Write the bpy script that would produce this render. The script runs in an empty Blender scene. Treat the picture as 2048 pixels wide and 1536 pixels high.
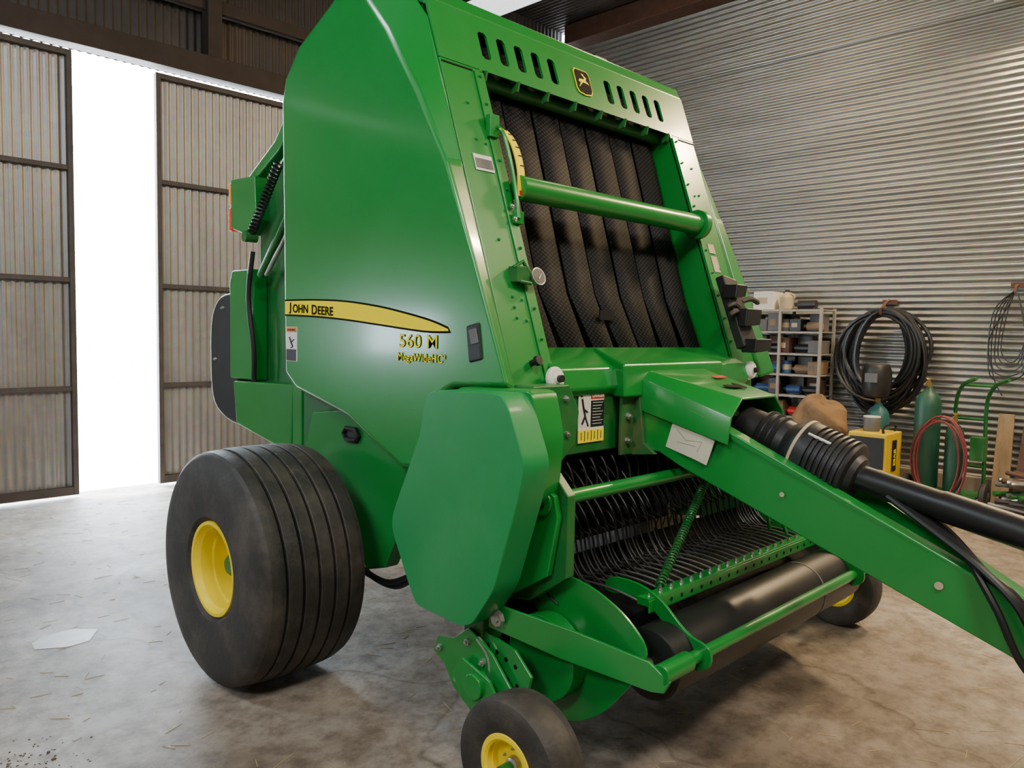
import bpy, bmesh, math, random
from mathutils import Vector, Matrix
random.seed(7)
SC=bpy.context.scene; COL=SC.collection
V=Vector
# ---------------------------------------------------------------- materials
def nodes(name):
    m=bpy.data.materials.new(name); m.use_nodes=True; nt=m.node_tree
    return m,nt,nt.nodes['Principled BSDF']
def N(nt,t,**k):
    n=nt.nodes.new(t)
    for a,b in k.items():
        if a in n.inputs.keys(): n.inputs[a].default_value=b
        else: setattr(n,a,b)
    return n
def pm(name,col,rough=.5,metal=0,var=.12,scale=3,bump=0,bscale=60,coat=0,dust=None,dustamt=.3,stretch=(1,1,1),dscale=2.5,emit=0,spec=.5):
    m,nt,p=nodes(name); L=nt.links.new
    tc=N(nt,'ShaderNodeTexCoord'); mp=N(nt,'ShaderNodeMapping'); mp.inputs['Scale'].default_value=stretch
    L(tc.outputs['Object'],mp.inputs['Vector'])
    nz=N(nt,'ShaderNodeTexNoise',Scale=scale,Detail=6.0,Roughness=.6); L(mp.outputs[0],nz.inputs['Vector'])
    mix=N(nt,'ShaderNodeMix',data_type='RGBA')
    mix.inputs[6].default_value=tuple(max(0,c*(1-var*2)) for c in col)+(1,)
    mix.inputs[7].default_value=tuple(min(1,c*(1+var*2)) for c in col)+(1,)
    L(nz.outputs[0],mix.inputs[0]); out=mix.outputs[2]
    if dust:
        n2=N(nt,'ShaderNodeTexNoise',Scale=dscale,Detail=8.0,Roughness=.7); L(mp.outputs[0],n2.inputs['Vector'])
        r=N(nt,'ShaderNodeValToRGB'); r.color_ramp.elements[0].position=.45; r.color_ramp.elements[1].position=.75
        L(n2.outputs[0],r.inputs[0])
        mm=N(nt,'ShaderNodeMath',operation='MULTIPLY'); mm.inputs[1].default_value=dustamt; L(r.outputs[0],mm.inputs[0])
        mx=N(nt,'ShaderNodeMix',data_type='RGBA'); L(mm.outputs[0],mx.inputs[0]); L(out,mx.inputs[6]); mx.inputs[7].default_value=tuple(dust)+(1,); out=mx.outputs[2]
    L(out,p.inputs['Base Color']); p.inputs['Roughness'].default_value=rough; p.inputs['Metallic'].default_value=metal
    p.inputs['Specular IOR Level'].default_value=spec
    p.inputs['Coat Weight'].default_value=coat; p.inputs['Coat Roughness'].default_value=.12
    if bump:
        nb=N(nt,'ShaderNodeTexNoise',Scale=bscale,Detail=4.0); L(mp.outputs[0],nb.inputs['Vector'])
        b=N(nt,'ShaderNodeBump',Strength=bump,Distance=.01); L(nb.outputs[0],b.inputs['Height']); L(b.outputs[0],p.inputs['Normal'])
    if emit:
        L(out,p.inputs['Emission Color']); p.inputs['Emission Strength'].default_value=emit
    return m
GRN=pm('green_paint',(.006,.215,.028),.30,coat=.4,var=.05,dust=(.05,.24,.09),dustamt=.2)
GRN2=pm('green_paint_shield',(.010,.235,.058),.45,coat=.12,var=.05,dust=(.07,.28,.12),dustamt=.3,spec=.4)
DGRN=pm('green_paint_dusty',(.006,.135,.022),.42,coat=.15,var=.12,dust=(.12,.16,.07),dustamt=.35,dscale=6)
YEL=pm('yellow_paint',(.95,.72,.004),.4,var=.02,spec=.3)
YDEC=pm('yellow_decal',(1.0,.80,.002),.55,var=.01,spec=.06)
BLK=pm('black_paint',(.012,.012,.013),.38,var=.1)
BLKD=pm('black_decal_ink',(.006,.006,.006),.7,var=.05,spec=.1)
BLKP=pm('black_plastic',(.015,.015,.017),.45,var=.15,dust=(.08,.07,.06),dustamt=.15)
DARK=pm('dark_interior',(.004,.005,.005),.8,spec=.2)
RUB=pm('tire_rubber',(.026,.024,.022),.6,var=.25,bump=.2,dust=(.15,.12,.09),dustamt=.5,dscale=5)
STEEL=pm('bare_steel',(.45,.45,.43),.35,metal=.9)
WHT=pm('white_plastic',(.75,.74,.68),.5,var=.04)
WSHF=pm('white_shelf_enamel',(.32,.30,.26),.5,var=.1)
ORG=pm('orange_decal',(.9,.25,.03),.5); RED=pm('red_decal',(.6,.02,.015),.45)
RUST=pm('rusty_steel',(.10,.048,.032),.75,var=.3,scale=9,bump=.2)
DRUST=pm('dark_beam_steel',(.032,.022,.018),.8,var=.3,scale=6)
FRM=pm('door_frame_steel',(.065,.055,.053),.7,var=.3,scale=6)
WOOD=pm('weathered_wood',(.30,.21,.12),.8,var=.3,scale=3,stretch=(8,8,1))
CARD=pm('cardboard',(.26,.17,.10),.85,var=.15)
CANV=pm('brown_canvas',(.21,.13,.065),.95,var=.25,scale=7,bump=.5,bscale=30)
CYL=pm('gas_cylinder_green',(.02,.09,.055),.45,var=.15)
HRED=pm('red_rubber_hose',(.20,.025,.03),.5)
BLUE=pm('blue_plastic',(.04,.10,.25),.5)
GREY=pm('grey_plastic',(.12,.12,.12),.6,var=.2)
BEIGE=pm('beige_plastic',(.45,.37,.25),.6,var=.15)
LBL=pm('cream_label',(.62,.58,.46),.55,var=.08)
def galv(name,col,stretch,metal=.55,rough=.42,pv=.35,rustamt=.25):
    m,nt,p=nodes(name); L=nt.links.new
    tc=N(nt,'ShaderNodeTexCoord'); mp=N(nt,'ShaderNodeMapping'); mp.inputs['Scale'].default_value=stretch; L(tc.outputs['Object'],mp.inputs[0])
    n1=N(nt,'ShaderNodeTexNoise',Scale=1.2,Detail=8.0,Roughness=.65); L(mp.outputs[0],n1.inputs[0])
    v=N(nt,'ShaderNodeTexVoronoi',Scale=18.0); L(tc.outputs['Object'],v.inputs['Vector'])
    r=N(nt,'ShaderNodeValToRGB'); r.color_ramp.elements[0].position=.3; r.color_ramp.elements[1].position=.72
    r.color_ramp.elements[0].color=tuple(c*(1-pv) for c in col)+(1,); r.color_ramp.elements[1].color=tuple(min(1,c*(1+pv)) for c in col)+(1,)
    L(n1.outputs[0],r.inputs[0])
    mx=N(nt,'ShaderNodeMix',data_type='RGBA',blend_type='MULTIPLY'); mx.inputs[0].default_value=.12; L(r.outputs[0],mx.inputs[6]); L(v.outputs['Color'],mx.inputs[7])
    n2=N(nt,'ShaderNodeTexNoise',Scale=.9,Detail=6.0); L(mp.outputs[0],n2.inputs[0])
    r2=N(nt,'ShaderNodeValToRGB'); r2.color_ramp.elements[0].position=.52; r2.color_ramp.elements[1].position=.8; L(n2.outputs[0],r2.inputs[0])
    ma=N(nt,'ShaderNodeMath',operation='MULTIPLY'); ma.inputs[1].default_value=rustamt; L(r2.outputs[0],ma.inputs[0])
    m3=N(nt,'ShaderNodeMix',data_type='RGBA'); L(ma.outputs[0],m3.inputs[0]); L(mx.outputs[2],m3.inputs[6]); m3.inputs[7].default_value=(.18,.11,.06,1)
    L(m3.outputs[2],p.inputs['Base Color']); p.inputs['Metallic'].default_value=metal
    rr=N(nt,'ShaderNodeMapRange'); rr.inputs[3].default_value=rough-.06; rr.inputs[4].default_value=rough+.10; L(n1.outputs[0],rr.inputs[0]); L(rr.outputs[0],p.inputs['Roughness'])
    return m
GALW=galv('galvanized_wall_sheet',(.32,.325,.31),(.5,.35,2.5),metal=.7,rough=.38,pv=.24,rustamt=.10)
GALD=galv('galvanized_door_sheet',(.32,.315,.31),(2,1,.5),metal=.5,rough=.40,rustamt=.25,pv=.22)
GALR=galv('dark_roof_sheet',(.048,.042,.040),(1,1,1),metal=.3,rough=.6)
def floor_mat():
    m,nt,p=nodes('stained_concrete'); L=nt.links.new
    tc=N(nt,'ShaderNodeTexCoord')
    n1=N(nt,'ShaderNodeTexNoise',Scale=.6,Detail=10.0,Roughness=.62,Distortion=.4); L(tc.outputs['Object'],n1.inputs[0])
    r=N(nt,'ShaderNodeValToRGB'); e=r.color_ramp.elements
    e[0].position=.34; e[0].color=(.13,.095,.065,1); e[1].position=.66; e[1].color=(.43,.40,.365,1)
    k=r.color_ramp.elements.new(.5); k.color=(.285,.235,.185,1)
    L(n1.outputs[0],r.inputs[0])
    n2=N(nt,'ShaderNodeTexNoise',Scale=9.0,Detail=9.0,Roughness=.75); L(tc.outputs['Object'],n2.inputs[0])
    r2=N(nt,'ShaderNodeValToRGB'); r2.color_ramp.elements[0].position=.36; r2.color_ramp.elements[0].color=(.38,.33,.28,1); r2.color_ramp.elements[1].position=.58; r2.color_ramp.elements[1].color=(1,1,1,1); L(n2.outputs[0],r2.inputs[0])
    mx=N(nt,'ShaderNodeMix',data_type='RGBA',blend_type='MULTIPLY'); mx.inputs[0].default_value=.85; L(r.outputs[0],mx.inputs[6]); L(r2.outputs[0],mx.inputs[7])
    nd=N(nt,'ShaderNodeTexNoise',Scale=1.5,Detail=3.0); L(tc.outputs['Object'],nd.inputs[0])
    ad=N(nt,'ShaderNodeMix',data_type='RGBA',blend_type='LINEAR_LIGHT'); ad.inputs[0].default_value=.35; L(tc.outputs['Object'],ad.inputs[6]); L(nd.outputs['Color'],ad.inputs[7])
    v=N(nt,'ShaderNodeTexVoronoi',feature='DISTANCE_TO_EDGE',Scale=.42); L(ad.outputs[2],v.inputs['Vector'])
    rc=N(nt,'ShaderNodeValToRGB'); rc.color_ramp.elements[0].position=0; rc.color_ramp.elements[0].color=(.35,.32,.3,1); rc.color_ramp.elements[1].position=.006; L(v.outputs[0],rc.inputs[0])
    m2=N(nt,'ShaderNodeMix',data_type='RGBA',blend_type='MULTIPLY'); m2.inputs[0].default_value=.6; L(mx.outputs[2],m2.inputs[6]); L(rc.outputs[0],m2.inputs[7])
    L(m2.outputs[2],p.inputs['Base Color'])
    rr=N(nt,'ShaderNodeMapRange'); rr.inputs[3].default_value=.80; rr.inputs[4].default_value=.46; L(n1.outputs[0],rr.inputs[0]); L(rr.outputs[0],p.inputs['Roughness'])
    b=N(nt,'ShaderNodeBump',Strength=.35,Distance=.01); L(n2.outputs[0],b.inputs['Height']); L(b.outputs[0],p.inputs['Normal'])
    return m
FLOOR=floor_mat()
def belt_mat():
    m,nt,p=nodes('diamond_belt_rubber'); L=nt.links.new
    tc=N(nt,'ShaderNodeTexCoord'); outs=[]
    for a in (.55,-.55):
        mp=N(nt,'ShaderNodeMapping'); mp.inputs['Rotation'].default_value=(0,a,0); L(tc.outputs['Object'],mp.inputs[0])
        w=N(nt,'ShaderNodeTexWave',Scale=19.0,Distortion=0.0,bands_direction='Z'); L(mp.outputs[0],w.inputs['Vector']); outs.append(w)
    mn=N(nt,'ShaderNodeMath',operation='MULTIPLY'); L(outs[0].outputs['Fac'],mn.inputs[0]); L(outs[1].outputs['Fac'],mn.inputs[1])
    r=N(nt,'ShaderNodeValToRGB'); r.color_ramp.elements[0].color=(.009,.009,.010,1); r.color_ramp.elements[1].color=(.034,.033,.036,1); r.color_ramp.elements[1].position=.6; L(mn.outputs[0],r.inputs[0]); L(r.outputs[0],p.inputs['Base Color'])
    b=N(nt,'ShaderNodeBump',Strength=.2,Distance=.003); L(mn.outputs[0],b.inputs['Height']); L(b.outputs[0],p.inputs['Normal']); p.inputs['Roughness'].default_value=.7; p.inputs['Specular IOR Level'].default_value=.15
    return m
BELT=belt_mat()
def emis(name,col,s):
    m,nt,p=nodes(name); p.inputs['Base Color'].default_value=col+(1,); p.inputs['Emission Color'].default_value=col+(1,); p.inputs['Emission Strength'].default_value=s
    return m
# ---------------------------------------------------------------- geometry
WL={}
def cat(pts,n=8,closed=False):
    P=[V(p) for p in pts]; out=[]; k=len(P)
    rng=range(k if closed else k-1)
    for i in rng:
        if closed: a,b,c,d=P[(i-1)%k],P[i],P[(i+1)%k],P[(i+2)%k]
        else: a,b,c,d=P[max(i-1,0)],P[i],P[i+1],P[min(i+2,k-1)]
        for j in range(n):
            t=j/n; out.append(.5*((2*b)+(c-a)*t+(2*a-5*b+4*c-d)*t*t+(3*b-a-3*c+d)*t**3))
    if not closed: out.append(P[-1])
    return out
def cat2(pts,n=4,closed=False): return [(p[0],p[1]) for p in cat([(a,b,0) for a,b in pts],n,closed)]
def rnd(pts,r,n=3):
    P=[V((a,b)) for a,b in pts]; out=[]; k=len(P)
    for i in range(k):
        a,b,c=P[i-1],P[i],P[(i+1)%k]; d1=min(r,(a-b).length*.42); d2=min(r,(c-b).length*.42)
        p=b+(a-b).normalized()*d1; q=b+(c-b).normalized()*d2
        for j in range(n+1):
            t=j/n; out.append(tuple((1-t)**2*p+2*t*(1-t)*b+t*t*q))
    return out
class G:
    def __init__(s): s.v=[]; s.f=[]; s.m=[]
    def add(s,vs,fs,mi=0):
        o=len(s.v); s.v+=[tuple(v) for v in vs]; s.f+=[tuple(i+o for i in f) for f in fs]; s.m+=[mi]*len(fs); return s
    def slab(s,pts,th,mi=0):
        th=V(th); n=len(pts); vs=[V(p) for p in pts]+[V(p)+th for p in pts]
        fs=[tuple(range(n))[::-1],tuple(range(n,2*n))]+[(i,(i+1)%n,(i+1)%n+n,i+n) for i in range(n)]
        return s.add(vs,fs,mi)
    def prism(s,ax,pts,a,b,mi=0):
        f={'x':lambda p,c:(c,p[0],p[1]),'y':lambda p,c:(p[0],c,p[1]),'z':lambda p,c:(p[0],p[1],c)}[ax]
        d={'x':(b-a,0,0),'y':(0,b-a,0),'z':(0,0,b-a)}[ax]
        return s.slab([f(p,a) for p in pts],d,mi)
    def loft(s,A,B,mi=0,cap=(1,1)):
        n=len(A); vs=list(A)+list(B); fs=[(i,(i+1)%n,(i+1)%n+n,i+n) for i in range(n)]
        if cap[0]: fs.append(tuple(range(n))[::-1])
        if cap[1]: fs.append(tuple(range(n,2*n)))
        return s.add(vs,fs,mi)
    def rings(s,Rs):
        n=len(Rs[0]); vs=[v for r in Rs for v in r]
        fs=[(k*n+i,k*n+(i+1)%n,(k+1)*n+(i+1)%n,(k+1)*n+i) for k in range(len(Rs)-1) for i in range(n)]
        fs+=[tuple(range(n))[::-1],tuple(range((len(Rs)-1)*n,len(Rs)*n))]
        return s.add(vs,fs)
    def box(s,c,d,R=None,mi=0):
        vs=[]; 
        for x in (-.5,.5):
            for y in (-.5,.5):
                for z in (-.5,.5):
                    v=V((x*d[0],y*d[1],z*d[2])); v=(R@v if R else v)+V(c); vs.append(v)
        return s.add(vs,[(0,1,3,2),(4,6,7,5),(0,4,5,1),(2,3,7,6),(0,2,6,4),(1,5,7,3)],mi)
    def tube(s,pts,r,n=10,mi=0,closed=False):
        P=[V(p) for p in pts]; k=len(P); rs=r if isinstance(r,(list,tuple)) else [r]*k
        T=[]
        for i in range(k):
            a=P[(i-1)%k] if closed else P[max(i-1,0)]; b=P[(i+1)%k] if closed else P[min(i+1,k-1)]
            T.append((b-a).normalized())
        u=T[0].orthogonal().normalized(); vs=[]
        for i in range(k):
            if i: u=(T[i-1].rotation_difference(T[i]))@u
            u=(u-T[i]*u.dot(T[i])).normalized(); w=T[i].cross(u)
            for j in range(n):
                a=2*math.pi*j/n; vs.append(P[i]+(u*math.cos(a)+w*math.sin(a))*rs[i])
        fs=[]
        for i in range(k if closed else k-1):
            for j in range(n):
                a=i*n+j; b=i*n+(j+1)%n; i2=(i+1)%k; fs.append((a,b,i2*n+(j+1)%n,i2*n+j))
        if not closed: fs+= [tuple(range(n))[::-1],tuple(range((k-1)*n,k*n))]
        return s.add(vs,fs,mi)
    def rev(s,c,axis,prof,n=32,mi=0,closed=True):
        c=V(c); A=V(axis).normalized(); u=A.orthogonal().normalized(); w=A.cross(u); vs=[]; k=len(prof)
        for t,r in prof:
            for j in range(n):
                a=2*math.pi*j/n; vs.append(c+A*t+(u*math.cos(a)+w*math.sin(a))*max(r,1e-4))
        fs=[(i*n+j,i*n+(j+1)%n,(i+1)*n+(j+1)%n,(i+1)*n+j) for i in range(k-1) for j in range(n)]
        if closed: fs+=[tuple(range(n))[::-1],tuple(range((k-1)*n,k*n))]
        return s.add(vs,fs,mi)
    def cyl(s,a,b,r,n=20,mi=0): 
        a=V(a); b=V(b); return s.rev(a,b-a,[(0,r),((b-a).length,r)],n,mi)
    def spring(s,a,b,R,r,turns,mi=0):
        a=V(a); b=V(b); d=b-a; A=d.normalized(); u=A.orthogonal().normalized(); w=A.cross(u); pts=[]
        k=turns*10
        for i in range(k+1):
            t=i/k; an=2*math.pi*turns*t; pts.append(a+d*t+(u*math.cos(an)+w*math.sin(an))*R)
        return s.tube(pts,r,5,mi)
    def obj(s,name,mats,parent=None,bev=0,label=None,seg=2,ang=35,**kw):
        me=bpy.data.meshes.new(name); 
        xs=[v[0] for v in s.v]; ys=[v[1] for v in s.v]; zs=[v[2] for v in s.v]
        c=V(((min(xs)+max(xs))/2,(min(ys)+max(ys))/2,min(zs) if not parent else (min(zs)+max(zs))/2))
        me.from_pydata([tuple(V(v)-c) for v in s.v],[],s.f)
        if not isinstance(mats,(list,tuple)): mats=[mats]
        for m in mats: me.materials.append(m)
        for p,i in zip(me.polygons,s.m): p.material_index=i
        bm=bmesh.new(); bm.from_mesh(me); bmesh.ops.recalc_face_normals(bm,faces=bm.faces[:]); bm.to_mesh(me); bm.free()
        for p in me.polygons: p.use_smooth=True
        me.set_sharp_from_angle(angle=math.radians(ang))
        o=bpy.data.objects.new(name,me); COL.objects.link(o)
        place(o,c,parent)
        if bev:
            b=o.modifiers.new('bevel','BEVEL'); b.width=bev; b.segments=seg; b.limit_method='ANGLE'; b.angle_limit=math.radians(30); b.harden_normals=True
        if label: o['label']=label
        for k,v in kw.items(): o[k]=v
        return o
def place(o,c,parent):
    c=V(c); WL[o.name]=c
    if parent: o.parent=parent; o.location=c-WL[parent.name]
    else: o.location=c
def shift(o,d): o.location=o.location+V(d); WL[o.name]=WL[o.name]+V(d)
def root(name,loc,label,category,**kw):
    o=bpy.data.objects.new(name,None); COL.objects.link(o); o.empty_display_size=.1; place(o,loc,None)
    o['label']=label; o['category']=category
    for k,v in kw.items(): o[k]=v
    return o
def dup(o,delta,parent):
    q=o.copy(); COL.objects.link(q); place(q,WL[o.name]+V(delta),parent); return q
def bolts(pts,ax,r,mat,name,parent,h=None):
    h=h or r*.8; p0=V(pts[0]); g=G()
    g.rev(p0,ax,[(0,r),(h,r*.9),(h,r*.5),(h*1.7,r*.45)],8); o=g.obj(name,mat,parent)
    for p in pts[1:]: dup(o,V(p)-p0,parent)
def text(body,loc,ux,uy,size,mat,name,parent,bold=0.0,ext=.0006,xs=1,shear=0,align='LEFT',space=1):
    cu=bpy.data.curves.new('tmp','FONT'); cu.body=body; cu.size=size; cu.extrude=ext; cu.offset=bold; cu.shear=shear; cu.align_x=align; cu.space_character=space
    ob=bpy.data.objects.new('tmp',cu); COL.objects.link(ob)
    dg=bpy.context.evaluated_depsgraph_get(); me=bpy.data.meshes.new_from_object(ob.evaluated_get(dg)); bpy.data.objects.remove(ob)
    ux=V(ux).normalized(); uy=V(uy).normalized(); uz=ux.cross(uy)
    M=Matrix((ux*xs,uy,uz)).transposed().to_4x4(); me.transform(M); me.materials.clear(); me.materials.append(mat)
    o=bpy.data.objects.new(name,me); COL.objects.link(o); place(o,V(loc),parent); return o
def ST(o): o['kind']='structure'; return o
# ---------------------------------------------------------------- room
XW,YD,ZC=8.74,7.6,5.85
floor=G().box((1.9,.9,-.1),(14.0,13.8,.2)).obj('floor',FLOOR); ST(floor)
gnd=G().box((2,28,-.14),(60,40,.2)).obj('ground',pm('pale_gravel',(.8,.79,.76),.9,var=.05)); ST(gnd)
def corr(fn,n,length,pitch,amp,mat,name):
    vs=[];fs=[];k=6
    for i in range(n*k+1):
        h=amp*math.sin(2*math.pi*i/k); s_=i*pitch/k
        vs.append(fn(s_,0,h)); vs.append(fn(s_,length,h))
    for i in range(n*k): fs.append((2*i,2*i+2,2*i+3,2*i+1))
    g=G(); g.add(vs,fs); return g.obj(name,mat,ang=80)
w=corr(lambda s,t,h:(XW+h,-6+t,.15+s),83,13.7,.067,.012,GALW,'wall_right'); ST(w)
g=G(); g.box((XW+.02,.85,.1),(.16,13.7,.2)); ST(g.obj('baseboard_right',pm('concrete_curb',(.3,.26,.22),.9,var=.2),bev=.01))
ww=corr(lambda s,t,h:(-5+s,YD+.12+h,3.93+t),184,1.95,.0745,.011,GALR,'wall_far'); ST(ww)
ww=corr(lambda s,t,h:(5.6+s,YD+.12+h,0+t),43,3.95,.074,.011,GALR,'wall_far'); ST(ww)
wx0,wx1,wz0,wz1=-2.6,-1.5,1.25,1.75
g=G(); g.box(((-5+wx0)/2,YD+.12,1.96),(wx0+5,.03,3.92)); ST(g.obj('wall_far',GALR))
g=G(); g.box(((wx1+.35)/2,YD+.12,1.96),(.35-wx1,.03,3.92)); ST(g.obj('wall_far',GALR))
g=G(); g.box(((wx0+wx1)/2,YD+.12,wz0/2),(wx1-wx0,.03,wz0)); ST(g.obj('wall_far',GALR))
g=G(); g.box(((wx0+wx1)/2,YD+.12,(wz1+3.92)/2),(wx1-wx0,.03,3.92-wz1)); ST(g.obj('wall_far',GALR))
g=G()
for x in (wx0,(wx0+wx1)/2,wx1): g.box((x,YD+.1,(wz0+wz1)/2),(.04,.06,wz1-wz0))
for z in (wz0,wz1): g.box(((wx0+wx1)/2,YD+.1,z),(wx1-wx0+.04,.06,.04))
ST(g.obj('added_window_1',DRUST))  # unseen window, added so the side panel catches a highlight
ST(G().box((-5,.85,2.9),(.1,13.6,5.9)).obj('wall_left',pm('pale_liner_wall',(.32,.32,.30),.7,var=.2)))
ST(G().box((1.9,-6,2.9),(14,.1,5.9)).obj('wall_near',pm('pale_liner_wall_near',(.34,.32,.28),.7,var=.2)))
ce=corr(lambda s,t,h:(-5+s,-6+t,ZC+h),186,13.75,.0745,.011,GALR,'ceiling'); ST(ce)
n=1
def trim(g,mat,bev=.006):
    global n
    o=g.obj('trim_%d'%n,mat,bev=bev); n+=1; ST(o)
g=G(); g.box((1.9,YD-.02,4.02),(13.6,.18,.2)); trim(g,DRUST)
g=G(); g.box((1.9,YD+.0,4.62),(13.6,.1,.12)); trim(g,DRUST)
g=G(); g.box((1.9,YD+.0,5.25),(13.6,.1,.12)); trim(g,DRUST)
for x in (-.6,3.45,6.2): g=G(); g.box((x,YD-.03,4.9),(.14,.14,1.8)); trim(g,DRUST)
g=G(); g.box((XW-.14,.8,ZC-.14),(.2,13.4,.26)); trim(g,RUST)
g=G(); g.box((XW-.14,.8,ZC-.28),(.3,13.4,.02)); trim(g,RUST)
for y in (4.9,3.0,1.0): g=G(); g.box((1.8,y,ZC-.12),(13.2,.12,.18)); trim(g,DRUST)
SKY=emis('skylight_panel',(.95,.97,1.0),1.6)
g=G(); g.box((6.65,6.4,5.44),(.55,1.8,.02)); o=g.obj('window_2',SKY); ST(o)
g=G()
for x in (6.36,6.94): g.box((x,6.4,5.46),(.03,1.84,.06))
g.box((6.65,7.31,5.46),(.6,.03,.06)); g.box((6.65,5.49,5.46),(.6,.03,.06))
for y in (5.6,7.2): g.box((6.65,y,5.66),(.03,.03,.38))
trim(g,DRUST,0)
g=G(); g.tube([(XW-.03,6.6,4.76),(XW-.03,2.0,4.72)],.010,8); trim(g,STEEL,0)
def door(name,x0,x1,z0,z1,rails,y):
    d=corr(lambda s,t,h:(x0+s,y+h,z0+t),int((x1-x0)/.07),z1-z0,.07,.009,GALD,name); ST(d)
    def mem(nm,c,s):
        g=G(); g.box(c,s); o=g.obj(nm,FRM,d,bev=.004)
    for z in rails: mem('rail',((x0+x1)/2,y-.03,z),(x1-x0,.045,.042))
    for x in (x0+.02,x1-.02): mem('stile',(x,y-.03,(z0+z1)/2),(.045,.06,z1-z0))
    mem('rail',((x0+x1)/2,y-.03,z1-.02),(x1-x0,.05,.05)); mem('rail',((x0+x1)/2,y-.03,z0+.035),(x1-x0,.05,.075))
    return d
door('door_1',-.55,2.2,.03,3.87,(2.88,1.92,.97),YD)
door('door_2',2.92,5.7,.03,3.87,(2.88,1.91,.97),YD+.04)
# ---------------------------------------------------------------- BALER
XC=2.94
def mx(x): return 2*XC-x
B=root('hay_baler',(XC,2.6,0),'green round hay baler with yellow wheels on concrete floor','hay baler')
def fy(z): return 1.98+.35*(z-1.33)
def fp(x,z,off=0): return V((x,fy(z)-off*.944,z+off*.33))
outer=[(3.36,1.26),(3.46,1.33),(3.47,1.78),(3.49,2.62),(3.46,2.72),(3.34,2.84),(3.02,2.985),(2.86,2.985),(2.66,2.76),(2.46,2.48),(2.275,2.18),(2.11,1.81),(1.945,1.41),(1.925,1.355),(2.22,1.34),(2.34,1.28),(2.40,1.15),(2.44,1.0),(2.53,.99),(2.93,1.17)]
base=[(3.38,1.22),(3.50,1.31),(3.52,1.78),(3.54,2.64),(3.51,2.76),(3.38,2.89),(3.04,3.03),(2.60,2.92),(2.49,2.79),(2.385,2.50),(fy(2.18)-.005,2.18),(fy(1.81)-.005,1.81),(fy(1.41)-.005,1.41),(1.97,1.33),(2.23,1.31),(2.33,1.25),(2.39,1.13),(2.43,.97),(2.54,.955),(2.95,1.14)]
for sgn,xo,xb in ((0,1.93,2.02),(1,mx(1.93),mx(2.02))):
    g=G(); g.loft([(xb,y,z) for y,z in base],[(xo,y,z) for y,z in outer],cap=(1,1))
    sp=g.obj('side_panel',GRN,B,bev=.018,seg=3)
    if not sgn: SP=sp
g=G(); g.tube(cat([(1.985,1.99,1.322),(1.985,2.22,1.318),(1.985,2.335,1.262),(1.985,2.395,1.13),(1.985,2.435,.97)],6),.016,8); g.obj('panel_edge_seal',BLK,SP)
XT=1.93-.0025
top=[(3.455,1.672),(3.2,1.671),(2.95,1.662),(2.7,1.638),(2.5,1.608),(2.35,1.58),(2.25,1.553)]
bot=[(2.245,1.545),(2.40,1.546),(2.7,1.570),(2.95,1.590),(3.2,1.603),(3.455,1.610)]
st=[(XT,p[0],p[1]) for p in (cat2(top)+cat2(bot))]
g=G(); g.slab(st,(.004,0,0)); g.obj('stripe_decal',YDEC,SP)
top2=[(a,b+.008) for a,b in top]; bot2=[(2.235,1.541)]+[(a,b-.008) for a,b in bot]
st=[(XT+.0008,p[0],p[1]) for p in (cat2(top2)+cat2(bot2))]
g=G(); g.slab(st,(.003,0,0)); g.obj('stripe_border_decal',BLKD,SP)
UX,UY=(0,-1,-.0),(0,0,1)
text('J',(XT-.002,3.408,1.626),(0,-1,-.02),UY,.056,BLKD,'lettering',SP,.0012,xs=1.2)
text('OHN',(XT-.002,3.380,1.619),(0,-1,-.03),UY,.054,BLKD,'lettering',SP,.0010,xs=1.12)
text('D',(XT-.002,3.213,1.610),(0,-1,-.045),UY,.062,BLKD,'lettering',SP,.0010,xs=1.1)
text('EERE',(XT-.002,3.160,1.609),(0,-1,-.045),UY,.054,BLKD,'lettering',SP,.0010,xs=1.15)
for dx,m,nm in ((0.0,BLKD,'lettering_outline'),(-.0012,YDEC,'lettering')):
    o_=dx==0
    text('560 M',(XT+dx,2.550,1.478),UX,UY,.072,m,nm,SP,.0014 if o_ else 0,xs=1.28,space=1.06,ext=.0004)
    text('MegaWideHC²',(XT+dx,2.558,1.423),UX,UY,.046,m,nm,SP,.0008 if o_ else 0,xs=1.0,space=1.08,ext=.0004)
g=G(); g.slab([(XT,3.445,1.385),(XT,3.345,1.385),(XT,3.345,1.55),(XT,3.445,1.55)],(.003,0,0)); wd=g.obj('warning_decal',WHT,SP)
g=G(); g.box((XT-.001,3.395,1.537),(.001,.098,.024)); g.obj('orange_header',ORG,wd)
g=G(); g.box((XT-.001,3.395,1.415),(.001,.09,.055)); g.obj('black_text_block',BLK,wd)
text('WARNING',(XT-.002,3.43,1.53),UX,UY,.016,BLK,'lettering',wd,.0003)
g=G(); g.tube([(XT-.001,3.41,1.50),(XT-.001,3.395,1.475),(XT-.001,3.38,1.455),(XT-.001,3.395,1.45)],.004,6); g.tube([(XT-.001,3.395,1.475),(XT-.001,3.37,1.49)],.003,6); g.obj('pictogram',BLK,wd)
g=G(); g.slab([(1.922,2.145,1.565),(1.922,2.075,1.58),(1.922,2.055,1.445),(1.922,2.125,1.43)],(.03,0,0)); lk=g.obj('latch_pocket',BLKP,SP,bev=.008)
g=G(); g.slab([(1.917,2.125,1.55),(1.917,2.085,1.558),(1.917,2.07,1.505),(1.917,2.11,1.495)],(.02,0,0)); g.obj('latch_handle',GREY,lk,bev=.004)
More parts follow.
